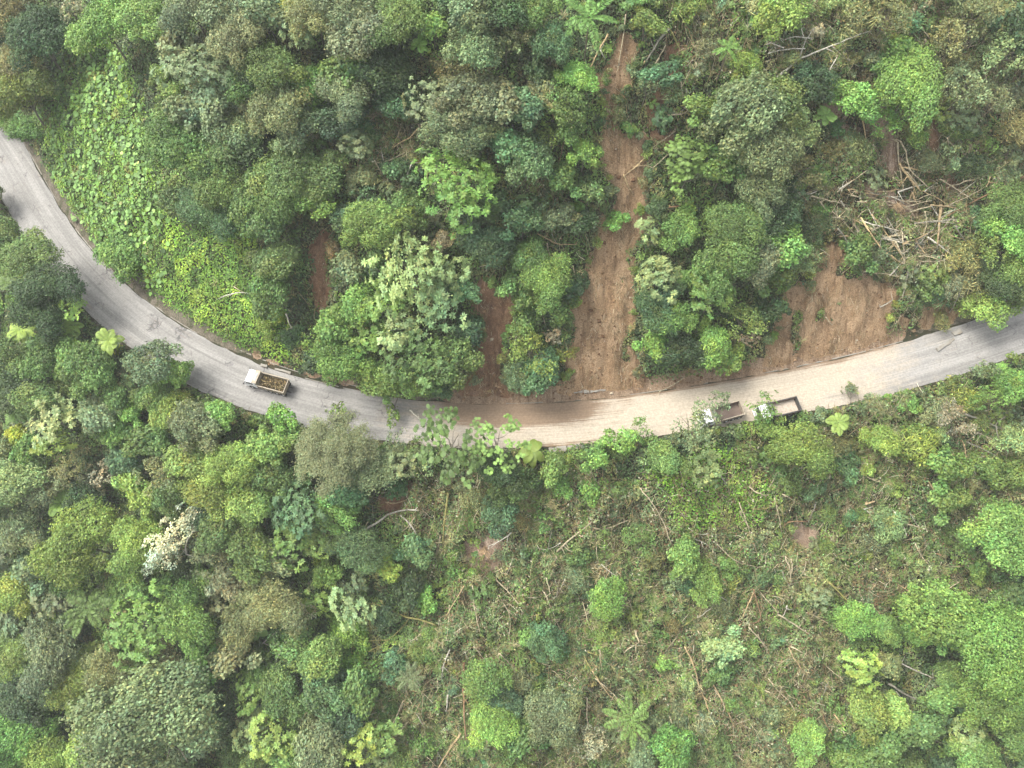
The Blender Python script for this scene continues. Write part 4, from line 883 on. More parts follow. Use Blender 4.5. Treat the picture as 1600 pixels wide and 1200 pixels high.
LOGS = """
1346 175 1352 215 1358 250 t 3;1403 222 1405 260 1412 300 p 3.2;1407 220 1420 245 1416 268 1440 278 1455 300 p 3;1416 268 1434 285 1436 300 p 3;1518 225 1505 260 1494 286 p 3;1600 275 1560 295 1540 305 1480 338 b 4;1535 276 1462 299 1434 312 p 2.6;1308 300 1355 266 p 2
1330 305 1380 312 1430 330 p 2.6;1335 299 1400 310 1422 318 t 2.6;1340 315 1400 322 1430 328 p 2.4;1325 296 1370 300 1410 296 t 2;1425 300 1432 320 t 4;1375 375 1437 352 p 2.4;1425 365 1440 390 1446 396 t 3;1470 320 1468 350 1465 384 t 5;1345 340 1370 380 1400 410 t 3;1330 345 1360 390 p 2;1390 370 1415 410 t 3.4
1415 403 1445 398 1480 410 p 2;1415 410 1434 431 p 2.4;1425 425 1440 406 p 2;1470 415 1478 430 p 2;1408 360 1420 380 p 2.4;1385 395 1410 412 t 3;1375 480 1395 468 w 2;1290 495 1300 508 p 2;1376 338 1352 322 1340 340 p 2;1362 335 1380 355 1396 384 t 2.2;1445 330 1452 350 1440 372 p 1.8;1300 330 1325 352 1340 372 p 2
978 22 970 80 966 105 p 2.2;950 53 925 100 920 112 t 2.6;1045 45 1028 65 1010 95 g 4;1040 70 1028 95 p 2.6;1030 90 1012 115 1005 125 p 2.4;938 78 946 92 w 2.4;1008 95 995 120 985 128 t 2;1055 205 1035 220 1018 232 p 2;1010 245 990 262 972 278 t 2.6;974 272 980 290 990 305 t 2.4;990 260 1012 258 t 1.8;1045 240 1020 262 p 2;1135 143 1112 152 p 2;1042 180 1068 181 1075 172 p 2.6;1062 120 1068 150 p 2;1050 50 1067 90 m 2.6
840 40 838 62 t 2.6;862 165 866 186 t 4;640 135 605 165 570 195 p 2;660 195 640 215 615 230 t 2.8;595 230 600 255 w 2.2;585 250 598 275 p 2;855 380 860 410 880 400 p 2.4;840 365 875 385 900 382 t 2;895 415 900 440 p 2.2;1035 326 1062 322 b 4;1040 565 1060 550 1085 543 m 3.4;447 490 452 506 459 517 w 3;838 470 846 490 852 508 p 2;830 472 838 496 843 507 g 2;1068 590 1050 603 1030 612 p 2;885 210 876 240 870 270 b 2
345 465 365 458 380 455 402 462 w 2;365 448 382 457 p 1.6;563 830 590 818 605 803 625 797 648 797 w 4;602 784 620 788 640 780 t 2.6;625 805 645 820 652 838 w 2.8;575 815 568 828 p 2;700 770 695 810 692 850 m 4;688 838 682 868 p 2.6;455 990 430 1035 416 1052 w 3;405 1010 440 980 452 975 w 2.4;410 952 450 965 p 2
725 915 705 950 695 968 t 2.4;738 915 742 960 750 985 p 2.4;770 900 800 930 812 946 p 2.4;703 1015 692 1040 690 1062 w 2.4;725 1035 724 1080 726 1130 728 1156 b 5;720 1145 700 1175 684 1202 t 4.6;630 1095 615 1130 600 1147 p 3;615 1145 618 1182 b 3;700 1085 697 1112 w 3;590 1160 572 1185 g 2
850 925 865 960 880 992 p 2.8;858 950 867 985 p 2;875 905 870 930 p 2;910 940 922 982 p 2;993 985 995 1000 1003 1005 985 1010 975 1020 p 3.6;1062 988 1040 1018 p 2.2;1070 1010 1083 1035 1095 1080 1110 1115 t 3;1090 985 1105 1020 p 2;1103 1045 1125 1090 1150 1140 t 2.6;1177 920 1185 950 1195 970 1175 975 b 2.8;1178 925 1160 965 t 2.4;1157 975 1135 1005 t 2.4;1170 980 1200 1015 p 2.6;917 1090 917 1130 922 1145 910 1166 p 3;1045 1078 1055 1088 t 3;930 1060 960 1085 975 1105 p 2
1215 960 1240 975 1295 1010 p 3;1260 957 1290 970 1310 985 p 2.2;1295 910 1320 935 1337 950 m 4;1235 1010 1272 1031 p 2.2;1400 1033 1425 1045 1458 1060 w 3;1410 1100 1435 1120 w 2.6;1283 1095 1285 1120 1310 1166 b 2.6;1303 1115 1316 1132 t 3;1475 925 1505 905 p 2.2;1390 905 1430 930 1440 945 t 2.4;1222 772 1255 790 p 2.2;1350 795 1372 809 w 2.8;1378 755 1400 770 1408 783 b 2.6;1398 800 1412 820 1417 838 w 2.4;1400 815 1440 825 1462 831 p 2.2;1352 788 1367 783 t 4;1262 815 1235 813 1226 822 b 2.8;1210 778 1218 810 1222 836 p 2.2;1202 762 1215 737 p 2.2
1550 805 1530 815 1512 819 t 3;1000 762 1030 800 1050 852 p 2.2;870 862 900 835 925 815 p 3.4;870 870 860 902 p 2.2;1155 785 1175 840 1182 862 p 2.2;912 820 940 830 985 812 p 2;930 835 935 880 p 1.8;1370 752 1350 742 p 2;1430 850 1445 880 1470 893 p 2;1255 860 1262 890 1245 905 p 1.8;1120 850 1150 880 1185 886 p 1.8;780 930 800 965 795 1000 p 1.8;650 905 665 880 p 2;960 905 985 940 990 960 p 1.8;1040 900 1010 930 p 1.6;1290 1040 1320 1065 p 1.8;1200 1060 1225 1090 1240 1100 p 1.8;740 1010 765 1040 p 1.8
"""
LOG_PX = []
for it in LOGS.replace('\n', ';').split(';'):
    w_ = it.split(); q = [(float(w_[i]), float(w_[i + 1])) for i in range(0, len(w_) - 2, 2)] if w_ else []
    for a, b in zip(q[:-1], q[1:]):
        m_ = max(1, int(math.hypot(b[0] - a[0], b[1] - a[1]) / 8)); LOG_PX += [(a[0] + (b[0] - a[0]) * i / m_, a[1] + (b[1] - a[1]) * i / m_) for i in range(m_ + 1)]
LOG_PX = np.array(LOG_PX)
# low growth hanging over the edges of the slides
ge = random.Random(21)
for k_ in ('main', 'red', 'bank'):
    pl = SLIDES[k_]
    for (xa, ya), (xb, yb) in zip(pl, pl[1:] + pl[:1]):
        L_ = math.hypot(xb - xa, yb - ya); q = ge.uniform(0, 12)
        while q < L_:
            px, py = xa + (xb - xa) * q / L_ + ge.uniform(-7, 7), ya + (yb - ya) * q / L_ + ge.uniform(-6, 6); q += ge.uniform(12, 34)
            if py < np.interp(px, [a[0] for a in UP], [a[1] for a in UP]) - 34: plant(px, py, ge.uniform(6, 13), ge.choice(['md', 'gr', 'ol', 'dk', 'gy', 'yo']), ge.choice('DDSRD'), low=True, jitter=.1)
# shrubs and young trees between the ones above: fill what they leave open, away from road and slides
def blocked(px, py, r):
    up = np.interp(px, [a[0] for a in UP], [a[1] for a in UP]); lo = np.interp(px, [a[0] for a in LO], [a[1] for a in LO])
    if up - 14 - r < py < lo + 14 + r: return True
    for k, p in SLIDES.items():
        if k in ('main', 'red', 'bank', 'narrow', 'lime', 'heap') and bool(inpoly(np.array([px]), np.array([py]), [(a[0], a[1]) for a in p])[0]): return True
    return False
g = random.Random(11)
lx, ly = [a[0] for a in LO], [a[1] for a in LO]
px = 180.0
while px < 1600:                       # weeds and saplings crowding the lower edge of the asphalt
    r = g.uniform(8, 17); py = float(np.interp(px, lx, ly)) + r * g.uniform(.3, 1.1)
    if not 835 < px < 930: plant(px, py, r, g.choice(['md', 'gr', 'ol', 'yo', 'gy', 'br']), g.choice('RSDSC'), low=True, jitter=.1)
    px += g.uniform(12, 40)
fill = {}
for _ in range(16000):
    px, py = g.uniform(-30, 1630), g.uniform(-25, 1240)
    P, _t = at(px, py); sc_ = float(samp(Z_SCRUB, P[0], P[1])); vb = float(samp(Z_VINE + Z_BROAD + Z_LUSH, P[0], P[1]))
    if vb > .2 or any(bool(inpoly(np.array([px]), np.array([py]), q)[0]) for q in VINE + BROAD): continue
    r = g.uniform(8, 30) if sc_ > .5 else g.uniform(17, 32)
    if blocked(px, py, r * .5) or np.hypot(LOG_PX[:, 0] - px, LOG_PX[:, 1] - py - 6).min() < r * .6: continue
    need = (.50 if sc_ > .5 else .62)
    if any(math.hypot(px - a, py - b) < (q + r) * need for a, b, q in PLACED): continue
    kind = 'shrub' if sc_ > .5 else 'tree'
    if fill.get(kind, 0) >= (430 if kind == 'shrub' else 100): continue
    if sc_ > .5 and g.random() < .22: PLACED.append((px, py, r)); continue
    fill[kind] = fill.get(kind, 0) + 1
    if sc_ > .5: plant(px, py, r, g.choice(['ol', 'gy', 'gy', 'gr', 'md', 'pg', 'md', 'gy', 'md', 'yo', 'bl']), g.choice('DDSDSDVDCR'), low=True, jitter=.10)
    else: plant(px, py, r, g.choice(['dk', 'md', 'gy', 'md', 'gr', 'db', 'bl', 'ol']), g.choice('RRRCRS'), jitter=.12, hscale=.75)

# ------------------------------------------------------------------ fallen trunks and dead branches (photo pixels)
TONE = {'w': ((205, 200, 186), 'bone white'), 't': ((196, 172, 130), 'tan'), 'p': ((188, 176, 146), 'pale'), 'b': ((140, 112, 80), 'brown'), 'g': ((160, 156, 140), 'grey'), 'm': ((146, 142, 82), 'mossy')}
TREE_LOGS = [   # dead trees: label, tone, trunk, branches
 ('white fallen tree with bare forked limbs lying in the brush on the upper right', 'w', [(1213,122),(1250,90),(1290,76),(1322,62)], [[(1290,75),(1310,85),(1342,104)],[(1250,88),(1258,62),(1271,45)],[(1258,76),(1228,75),(1200,84)],[(1322,62),(1345,52),(1369,47)],[(1268,60),(1242,55),(1226,62)],[(1310,85),(1302,98),(1296,112)],[(1258,62),(1250,45),(1253,30)],[(1300,72),(1318,90),(1338,96)],[(1225,75),(1210,66),(1196,70)]]),
 ('yellowish mossy forked dead tree lying beside the vivid green vine curtain', 'm', [(684,978),(655,968),(625,962),(602,948),(594,938)], [[(640,965),(622,990),(592,1010),(582,1027)],[(605,962),(580,973),(563,968)],[(608,1000),(578,1001),(564,1007)],[(622,962),(600,980),(575,985)],[(600,950),(582,940),(570,945)],[(592,1010),(575,1018)]]),
 ('bare grey tree with spreading branches over dry leaves at the right edge', 'g', [(1508,647),(1556,664),(1602,692)], [[(1556,664),(1560,690),(1576,708)],[(1580,680),(1570,702)],[(1556,664),(1565,650),(1590,645)],[(1510,690),(1545,706),(1562,716)],[(1585,684),(1596,670)],[(1540,658),(1530,675),(1512,690)]]),
 ('pale forked dead branch reaching to the pale lime treetops at lower right', 'g', [(1388,1068),(1420,1088),(1456,1103),(1480,1100),(1516,1090)], [[(1456,1103),(1476,1119),(1502,1136)],[(1474,1117),(1478,1137)],[(1400,1080),(1418,1108)]]),
 ('dead white branches standing among cream blossom at lower left', 'w', [(291,866),(288,845),(302,830)], [[(302,830),(275,815)],[(302,830),(320,828)],[(288,845),(272,852)],[(291,866),(312,872)],[(302,830),(298,812)],[(291,855),(282,868)]]),
 ('orange brown mossy snag with twisted roots at the right edge of the lower scrub', 't', [(1540,918),(1556,924),(1566,950),(1592,966)], [[(1552,920),(1586,914)],[(1545,918),(1535,940),(1545,965)],[(1540,918),(1530,900)]]),
 ('white branch sticking out over the road from the umbrella tree', 'w', [(640,640),(655,655),(668,664)], [[(655,655),(652,640)],[(690,640),(684,655)]]),
 ('tangle of broken brown trunks just under the bright green tree', 't', [(1405,255),(1418,275),(1440,300)], [[(1418,275),(1405,292)],[(1418,275),(1432,290),(1430,310)]]),
]
def polyline(p, lift):
    q = [np.array(a, float) for a in p]; out = []
    for a, b in zip(q[:-1], q[1:]):
        m = max(2, int(np.linalg.norm(b - a) / 9))
        out += [a + (b - a) * i / m for i in range(m)]
    out.append(q[-1]); W = []
    for i, (a, b) in enumerate(out):
        P, _ = at(a, b, 0.0); P, t = at(a, b, float(samp(COVER, P[0], P[1])) * .92 + float(samp(SURF, P[0], P[1]) - hz(P[0], P[1])) + lift); W.append(P)
    W = np.array(W)
    for _ in range(2): W[1:-1] = W[1:-1] * .4 + (W[:-2] + W[2:]) * .3
    if len(W) > 2: W[1:-1] += rng.normal(0, .05, W[1:-1].shape)
    return W
def wood_color(k): return lin(TONE[k][0], .72) * math.exp(rng.normal(0, .10))
def tubes_obj(name, parts, parent, origin, col):
    m = MB()
    for W, r0, r1 in parts: m.tube(W - origin, np.linspace(r0, r1, len(W)), 7)
    return link(name, m.mesh(name, M_BARK, smooth_=True), parent, (0, 0, 0) if parent else origin, col)
g2 = random.Random(5); extra = []
while len(extra) < 135:              # thin trunks and poles knocked over down the slope
    px, py = g2.uniform(600, 1600), g2.uniform(40, 1190); P, _ = at(px, py)
    if float(samp(Z_SCRUB, P[0], P[1])) < .6 or float(samp(SOIL, P[0], P[1])) > .3: continue
    a = math.radians(g2.gauss(72 if px > 1000 else 95, 34)); l = g2.uniform(14, 58); q = []; c_ = g2.gauss(0, .12)
    for i in range(4): q += [px + math.cos(a + c_ * i) * l * i / 3, py + math.sin(a + c_ * i) * l * i / 3]
    if q[-1] > 1230 or blocked(px, py, 6) or blocked(q[-2], q[-1], 6): continue
    extra.append(' '.join('%.0f' % v for v in q) + ' %s %.1f' % (g2.choice('ppptgmw'), g2.choice((1.4, 1.6, 2.0, 2.4))))
for _ in range(60):                  # the heap of broken trunks
    px, py = g2.gauss(1400, 60), g2.gauss(350, 44); a = math.radians(g2.choice((g2.gauss(12, 14), g2.gauss(58, 16), g2.gauss(-28, 10)))); l = g2.uniform(16, 85)
    extra.append('%.0f %.0f %.0f %.0f %.0f %.0f %s %.1f' % (px, py, px + math.cos(a) * l / 2, py + math.sin(a) * l / 2 + g2.gauss(0, 2), px + math.cos(a) * l, py + math.sin(a) * l, g2.choice('ptpwgg'), g2.choice((1.4, 1.8, 2.2, 2.8))))
for it in LOGS.replace('\n', ';').split(';') + extra:
    w_ = it.split()
    if not w_: continue
    rad = float(w_[-1]) * .05; k = w_[-2]; p = [(float(w_[i]), float(w_[i + 1])) for i in range(0, len(w_) - 2, 2)]
    W = polyline(p, .55); o0 = W[0].copy(); L_ = np.linalg.norm(W[-1] - W[0]); mx, my = p[len(p) // 2] if len(p) > 2 else ((p[0][0] + p[1][0]) / 2, (p[0][1] + p[1][1]) / 2)
    dx, dy = p[-1][0] - p[0][0], p[-1][1] - p[0][1]; an_ = abs(math.degrees(math.atan2(dy, dx))); an_ = min(an_, 180 - an_)
    ori = 'lying level' if an_ < 25 else 'pointing downslope' if an_ > 62 else 'slanting'
    big = rad > .145; nm = 'fallen_log' if big else 'fallen_branch'
    lb = where(mx, my, '%s %s %s %s' % ('thick' if big else 'long thin' if L_ > 5 else 'short thin', TONE[k][1], 'log' if big else 'branch', ori))
    m = MB(); m.tube(W - o0, np.linspace(rad, rad * .5, len(W)), 7)
    o = link(nm, m.mesh(nm, M_BARK, smooth_=True), None, o0, wood_color(k)); tag(o, lb, 'log' if big else 'branch', 'fallen logs and branches')
    # side twigs
    for j in range(int(1 + L_ / 2.2)):
        m = MB(); i = rng.integers(0, len(W)); a = rng.normal(size=3) * (1, 1, .35); a[2] = abs(a[2]) * .5; a = norm(a) * rng.uniform(.5, 1.7); b = W[i] - o0
        m.tube([b, b + a * .55 + rng.normal(0, .05, 3), b + a], [rad * .5, rad * .32, .014], 5)
        link('twig', m.mesh('twig', M_BARK), o, (0, 0, 0), o.color)
for lb, k, tr, brs in TREE_LOGS:
    W = polyline(tr, 1.1); o0 = W[0].copy(); USED.add(lb); col = wood_color(k)
    o = link('dead_tree', None, None, o0); tag(o, lb, 'dead tree')
    tubes_obj('trunk', [(W, .20, .09)], o, o0, col)
    for br in brs:
        B = polyline(br, 1.2); parts_ = [(B, .10, .035)]
        for j in range(4):
            i = rng.integers(len(B) // 2, len(B)); a = rng.normal(size=3) * (1, 1, .4); a = norm(a) * rng.uniform(.6, 1.8); parts_.append((np.array([B[i], B[i] + a * .5 + rng.normal(0, .08, 3), B[i] + a]), .035, .012))
        tubes_obj('branch', parts_, o, o0, col)
# upturned root plates
for px, py, r, lb in ((755, 862, 2.9, 'big tan root plate with radiating roots in the scrub below the road'), (830, 788, 1.5, 'small tan root plate just under the lower road edge scrub'), (1402, 322, 1.6, 'splintered tan stump in the heap of broken trunks')):
    P, _ = at(px, py, 1.0); o = link('root_plate', None, None, P - np.array((0, 0, .7))); tag(o, lb, 'root plate', 'upturned roots')
    m = MB()
    for i in range(int(70 * r)):
        a = rng.uniform(0, 2 * math.pi); q = r * rng.uniform(.35, 1.25); e = np.array((math.cos(a) * q, math.sin(a) * q * .8 - .2, rng.uniform(.1, 1.3) - .35 * q)); s = np.array((rng.normal(0, .25), rng.normal(0, .25), rng.uniform(.4, 1.2)))
        m.tube([s, (s + e) / 2 + rng.normal(0, .18, 3), e], [.06, .04, .012], 4)
    link('root', m.mesh('root', M_BARK), o, (0, 0, 0), lin((205, 176, 138), .6))
    m = MB(); an_ = np.linspace(0, 2 * math.pi, 15)[:-1]
    V = [(0, 0, .8)] + [(math.cos(a) * q * r * rng.uniform(.8, 1.1), math.sin(a) * q * r * .8 * rng.uniform(.8, 1.1), z) for q, z in ((.35, .75), (.62, .45), (.7, -.5)) for a in an_]
    F = [(0, 1 + i, 1 + (i + 1) % 14) for i in range(14)] + [(1 + 14 * j + i, 1 + 14 * (j + 1) + i, 1 + 14 * (j + 1) + (i + 1) % 14, 1 + 14 * j + (i + 1) % 14) for j in range(2) for i in range(14)]
    m.add(V, F); link('earth_clod', m.mesh('earth_clod', M_PALE), o)

# ------------------------------------------------------------------ what nobody could count: undergrowth, vines, twigs, stones
def frame_points(n, margin=70):
    P = np.empty((0, 2))
    while len(P) < n:
        q = np.stack([rng.uniform(-118, 118, n), rng.uniform(-96, 100, n)], 1); px, py, _ = project(q[:, 0], q[:, 1], hz(q[:, 0], q[:, 1]))
        k = (px > -margin) & (px < 1600 + margin) & (py > -margin) & (py < 1200 + margin); P = np.vstack([P, q[k]])
    return P[:n, 0], P[:n, 1]
GZY, GZX = np.gradient(H + COVER, GS)
def cell(x, y, s, seed):
    u = x / s + (fbm(x / s * .8, y / s * .8, seed, 2) - .5) * 1.6; v = y / s + (fbm(x / s * .8, y / s * .8, seed + 9, 2) - .5) * 1.6
    return _hash(np.floor(u), np.floor(v), seed), _hash(np.floor(u), np.floor(v), seed + 33)
def pick(h, pal):
    c = np.array([lin(p[0], KF) for p in pal]); w_ = np.cumsum([p[1] for p in pal]); return c[np.minimum(np.searchsorted(w_ / w_[-1], h), len(pal) - 1)]
P_FOREST = [((66, 86, 48), 3), ((90, 112, 58), 4), ((104, 130, 64), 3), ((108, 120, 80), 3), ((84, 108, 64), 2), ((122, 122, 74), 2), ((120, 146, 68), 1.2)]
P_SCRUB = [((104, 126, 78), 4.5), ((98, 124, 68), 5.0), ((116, 130, 88), 3.5), ((92, 114, 56), 3.5), ((116, 144, 68), 2.6), ((82, 92, 56), 3.0), ((142, 146, 96), 1.8), ((108, 100, 68), .8), ((94, 112, 68), 2)]
P_VINE = [((120, 154, 56), 4), ((104, 140, 50), 4), ((138, 164, 62), 2), ((90, 122, 50), 3)]
P_LUSH = [((114, 156, 58), 4), ((132, 172, 64), 3), ((98, 134, 54), 3), ((150, 168, 82), 1)]
P_BANK = [((94, 126, 52), 4), ((112, 144, 56), 4), ((126, 156, 62), 3), ((80, 106, 50), 2), ((132, 140, 68), 1)]
def cover_cards(name, x, y, leaf, wr, up=.8, jit=.5, kill=.42, zfac=None):
    cv = samp(COVER, x, y); ba = samp(bare, x, y); k = ba > rng.uniform(kill - .3, kill + .35, len(x)); x, y, cv = x[k], y[k], cv[k]; n = len(x)
    s = samp(Z_SCRUB, x, y) > rng.uniform(.3, .7, n); v = samp(Z_VINE, x, y) > rng.uniform(.3, .7, n); l = samp(Z_LUSH, x, y) > rng.uniform(.2, .8, n); b = samp(Z_BROAD, x, y) > rng.uniform(.1, .7, n)
    h, h2 = cell(x, y, 2.2, 5.0); h3, _ = cell(x, y, .8, 8.0); hh = np.where(rng.random(n) < .25, h3, h)
    c = pick(hh, P_FOREST); c[s] = pick(hh[s], P_SCRUB); c[b] = pick(hh[b], P_BANK); c[v] = pick(hh[v], P_VINE); c[l] = pick(hh[l], P_LUSH)
    c = c * np.exp((h2 - .5) * .75)[:, None] * tints(n, .2, .1)
    pale = s & (rng.random(n) < .035); c[pale] = lin((206, 202, 168), .8) * rng.uniform(.7, 1.1, (pale.sum(), 1)); br = s & (rng.random(n) < .06); c[br] = lin((150, 118, 84), .7)
    z = hz(x, y) + cv * rng.uniform(.35, 1.0, n) ** .6 + rng.uniform(0, .14, n)
    gx, gy = samp(GZX, x, y), samp(GZY, x, y); nn = norm(np.stack([-gx, -gy, np.ones(n)], 1)) * up + (0, 0, .35) + rng.normal(size=(n, 3)) * jit
    L = leaf * rng.uniform(.6, 1.4, n)
    return quads(name, leaf_cards(np.stack([x, y, z], 1), nn, L, L * wr), None, c, M_LEAF)
x, y = frame_points(950000)
o = link('undergrowth', cover_cards('undergrowth', x, y, .42, .55), None, (0, 0, 0), (1, 1, 1)); stuff(o, 'low leafy undergrowth covering the hillside between the trees', 'undergrowth')

# round heart-shaped leaves on the bank inside the bend
x, y = frame_points(120000, 10); k = samp(Z_BROAD, x, y) * (fbm(x / 4, y / 4, 71, 3) * 1.7) > rng.uniform(.35, 1.2, len(x)); x, y = x[k], y[k]
n = len(x); m = 9; th = np.arange(m) * 2 * math.pi / m
n = min(n, 4300); x, y = x[:n], y[:n]; z = hz(x, y) + samp(COVER, x, y) + rng.uniform(.25, .75, n)
gx, gy = samp(GZX, x, y), samp(GZY, x, y); nn = norm(np.stack([-gx * .5, -gy * .5, np.ones(n)], 1) + rng.normal(0, .25, (n, 3))); e1 = norm(np.cross(nn, rng.normal(size=(n, 3)))); e2 = np.cross(nn, e1)
rad = .10 + .38 * rng.random(n) ** 2.6
an = np.array([0, 50, 100, 150, 180, 210, 260, 310]) * math.pi / 180; rr = np.array([1.15, 1.0, 1.0, .95, .55, .95, 1.0, 1.0])
ring = np.stack([np.stack([x, y, z], 1) + (e1 * math.cos(a) + e2 * math.sin(a)) * (rad * q)[:, None] + nn * (rad * .12)[:, None] for a, q in zip(an, rr)], 1); cen = np.stack([x, y, z], 1)[:, None]
V = np.concatenate([cen, ring], 1); F = (np.arange(n) * 9)[:, None, None] + np.array([(0, 1, 2, 3), (0, 3, 4, 5), (0, 5, 6, 7), (0, 7, 8, 1)])[None]
c = pick(rng.random(n), [((118, 154, 76), 4), ((104, 140, 64), 4), ((92, 126, 62), 4), ((138, 168, 88), 1.6), ((82, 112, 54), 3), ((156, 160, 90), .3)]) * np.exp(rng.normal(0, .2, (n, 1)))
o = link('heart_leaved_plants', quads('heart_leaved_plants', V.reshape(-1, 3), F.reshape(-1, 4), None if False else np.repeat(c, 4, 0), M_LEAF), None, (0, 0, 0), (1, 1, 1)); stuff(o, 'patch of big round pale green leaves on the bank inside the road bend', 'ground plants')

# a mat of broken twigs and dry stalks, densest in the scrub and along the slides
def twigs(name, n, pick_fn, col, lens, rads, lift=(.0, .35), down=0.0, pool=5):
    x, y = frame_points(n * pool); k = pick_fn(x, y) > rng.random(len(x)); x, y = x[k][:n], y[k][:n]; n = len(x)
    z = samp(SURF, x, y) + samp(COVER, x, y) * rng.uniform(.6, 1.05, n) + rng.uniform(*lift, n); gx, gy = samp(GZX, x, y), samp(GZY, x, y)
    fl = norm(np.stack([-gx, -gy, -(gx ** 2 + gy ** 2)], 1) + 1e-6); d = rng.normal(size=(n, 3)) * (1, 1, .22); d = norm(norm(d) + fl * down * np.sign((d * fl).sum(1, keepdims=True))); d[:, 2] += (-d[:, 0] * 0)
    d[:, 2] += gx * d[:, 0] * .8 + gy * d[:, 1] * .8 - d[:, 2] * .4
    d = norm(d); L = rng.uniform(*lens, n)[:, None]; r = rng.uniform(*rads, n)[:, None]; a = norm(np.cross(d, (0, 0, 1.0))); b = np.cross(a, d); c0 = np.stack([x, y, z], 1); bend = rng.normal(size=(n, 3)) * L * .07
    V = []
    for s, q, w_ in ((-.5, 0, 1), (0, 1, .8), (.5, 0, .35)):
        for t_ in (0, 2.094, 4.189): V.append(c0 + d * L * s + bend * q + (a * math.cos(t_) + b * math.sin(t_)) * r * w_)
    V = np.stack(V, 1).reshape(-1, 3); base = (np.arange(n) * 9)[:, None, None]
    F = base + np.array([(i * 3 + j, i * 3 + (j + 1) % 3, (i + 1) * 3 + (j + 1) % 3, (i + 1) * 3 + j) for i in range(2) for j in range(3)])[None]
    c = np.repeat(pick(rng.random(n), col) * np.exp(rng.normal(0, .2, (n, 1))), 6, 0)
    return link(name, quads(name, V, F.reshape(-1, 4), c, M_DRY), None, (0, 0, 0), (1, 1, 1))
P_WOOD = [((178, 164, 130), 2.5), ((152, 134, 98), 4), ((124, 108, 78), 4), ((94, 82, 60), 3), ((205, 194, 166), .8)]
rim = lambda x, y: np.clip(samp(SOIL, x, y) * (1 - samp(SOIL, x, y)) * 4, 0, 1)
o = twigs('fallen_twigs', 34000, lambda x, y: (samp(Z_SCRUB, x, y) * .9 + .03 + rim(x, y) * .5) * (samp(bare, x, y) > .3) * (fbm(x / 5, y / 5, 44, 3) * 1.5), P_WOOD, (.5, 3.4), (.018, .042), (.05, .7), .5)
stuff(o, 'mat of broken twigs and dry stalks over the flattened scrub', 'twigs')
o = twigs('straw_debris', 14000, lambda x, y: (np.clip(samp(SOIL, x, y) * 2, 0, 1) * np.clip(fbm(x / 2.2, y / 4, 45, 3) * 4 - 1.55, .05, 1)) * (samp(Dg, x, y) > 5), P_WOOD, (.3, 1.3), (.014, .036), (.02, .16), .9, 24)
stuff(o, 'pale straw and splinters strewn down the mudslides', 'debris')
# stones and clods on the slides and verges
x, y = frame_points(90000, 5); p_ = np.clip(samp(SOIL, x, y), 0, 1) * np.clip(fbm(x / 2.5, y / 5, 55, 3) * 3 - 1.0, .05, 1) * .6 + .5 * samp(blur(vm, 1, 1), x, y); k = p_ * (samp(Dg, x, y) > 4.4) > rng.random(len(x)); x, y = x[k][:5200], y[k][:5200]; n = len(x)
s = rng.uniform(.05, .2, n) * np.where(rng.random(n) < .06, 2.2, 1); z = samp(SURF, x, y) + s * .15
cube = norm(np.array([(-1,-1,-1),(1,-1,-1),(1,1,-1),(-1,1,-1),(-1,-1,1),(1,-1,1),(1,1,1),(-1,1,1)], float)); V = np.stack([x, y, z], 1)[:, None] + cube[None] * s[:, None, None] * rng.uniform(.6, 1.35, (n, 8, 1)) * np.array((1.2, 1, .7))
F = (np.arange(n) * 8)[:, None, None] + np.array([(0,3,2,1),(4,5,6,7),(0,1,5,4),(1,2,6,5),(2,3,7,6),(3,0,4,7)])[None]
c = np.repeat(pick(rng.random(n), [((140, 112, 82), 4), ((160, 132, 100), 3), ((104, 78, 56), 4), ((170, 156, 134), .5)]), 6, 0)
o = link('loose_stones', quads('loose_stones', V.reshape(-1, 3), F.reshape(-1, 4), c, M_DRY), None, (0, 0, 0), (1, 1, 1)); stuff(o, 'loose stones and clods scattered on the mudslides and verge', 'stones')

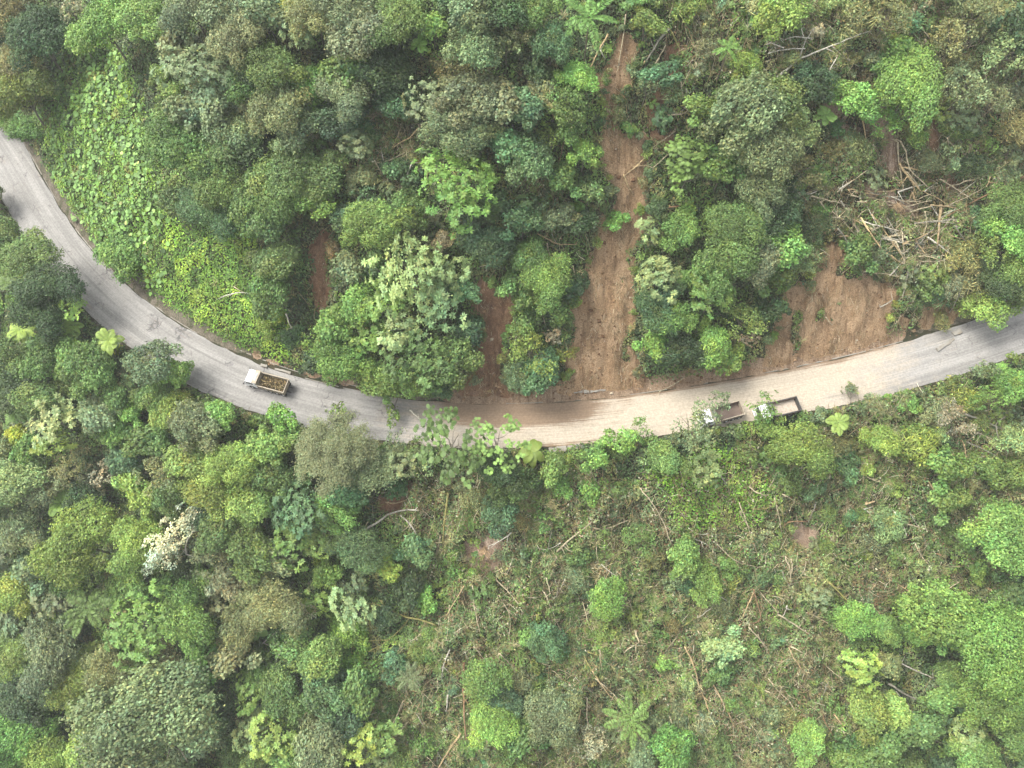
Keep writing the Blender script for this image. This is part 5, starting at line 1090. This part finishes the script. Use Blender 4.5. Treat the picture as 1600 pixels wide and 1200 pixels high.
# arching grass and narrow-leaved tufts over the scrub
nt_ = 3600; x, y = frame_points(30000); k = (samp(Z_SCRUB, x, y) * .9 + .06) * (samp(bare, x, y) > .45) * (fbm(x / 7, y / 7, 83, 3) * 3 - 1.0) > rng.random(len(x)); x, y = x[k][:nt_], y[k][:nt_]; n = len(x); per = 22
az_ = rng.uniform(0, 6.283, (n, per)); L = rng.uniform(.5, 1.35, (n, 1)) * rng.uniform(.6, 1.2, (n, per)); el_ = rng.uniform(.15, 1.0, (n, per))
d = np.stack([np.cos(az_) * np.cos(el_), np.sin(az_) * np.cos(el_), np.sin(el_)], -1); z = hz(x, y) + samp(COVER, x, y) * .9 + .05
c0 = np.stack([x, y, z], 1)[:, None] + rng.normal(0, .12, (n, per, 3)) * (1, 1, .3); c0 = c0 + d * L[..., None] * .5
col = (pick(rng.random(n), [((132, 148, 84), 3), ((112, 140, 74), 3), ((150, 146, 98), 2), ((168, 160, 116), 1)])[:, None] * np.exp(rng.normal(0, .2, (n, per, 1)))).reshape(-1, 3)
dd = d.reshape(-1, 3); nn = norm(np.cross(np.cross(dd, (0, 0, 1.0)), dd) + 1e-6)
V = leaf_cards(c0.reshape(-1, 3), nn, L.reshape(-1), .075, along=dd)
o = link('long_grass', quads('long_grass', V, None, col, M_LEAF), None, (0, 0, 0), (1, 1, 1)); stuff(o, 'tufts of long arching grass between the flattened shrubs', 'grass')

# ------------------------------------------------------------------ humid mountain air
hb_ = MB(); z0, z1 = H.min() - 1.5, max(CAM[2] + 6, H.max() + 22)
hb_.box((0, 3, (z0 + z1) / 2), (GX[-1] * 2 + 6, 236, z1 - z0))
hm = bpy.data.materials.new('humid_air'); hm.use_nodes = True; hn = hm.node_tree; hn.nodes.remove(hn.nodes['Principled BSDF'])
pv = hn.nodes.new('ShaderNodeVolumePrincipled'); pv.inputs['Color'].default_value = (.93, .96, .95, 1); pv.inputs['Density'].default_value = .00024; pv.inputs['Anisotropy'].default_value = .1
hn.links.new(pv.outputs[0], hn.nodes['Material Output'].inputs['Volume'])
stuff(link('haze', hb_.mesh('haze', hm)), 'thin humid haze filling the valley air', 'haze')
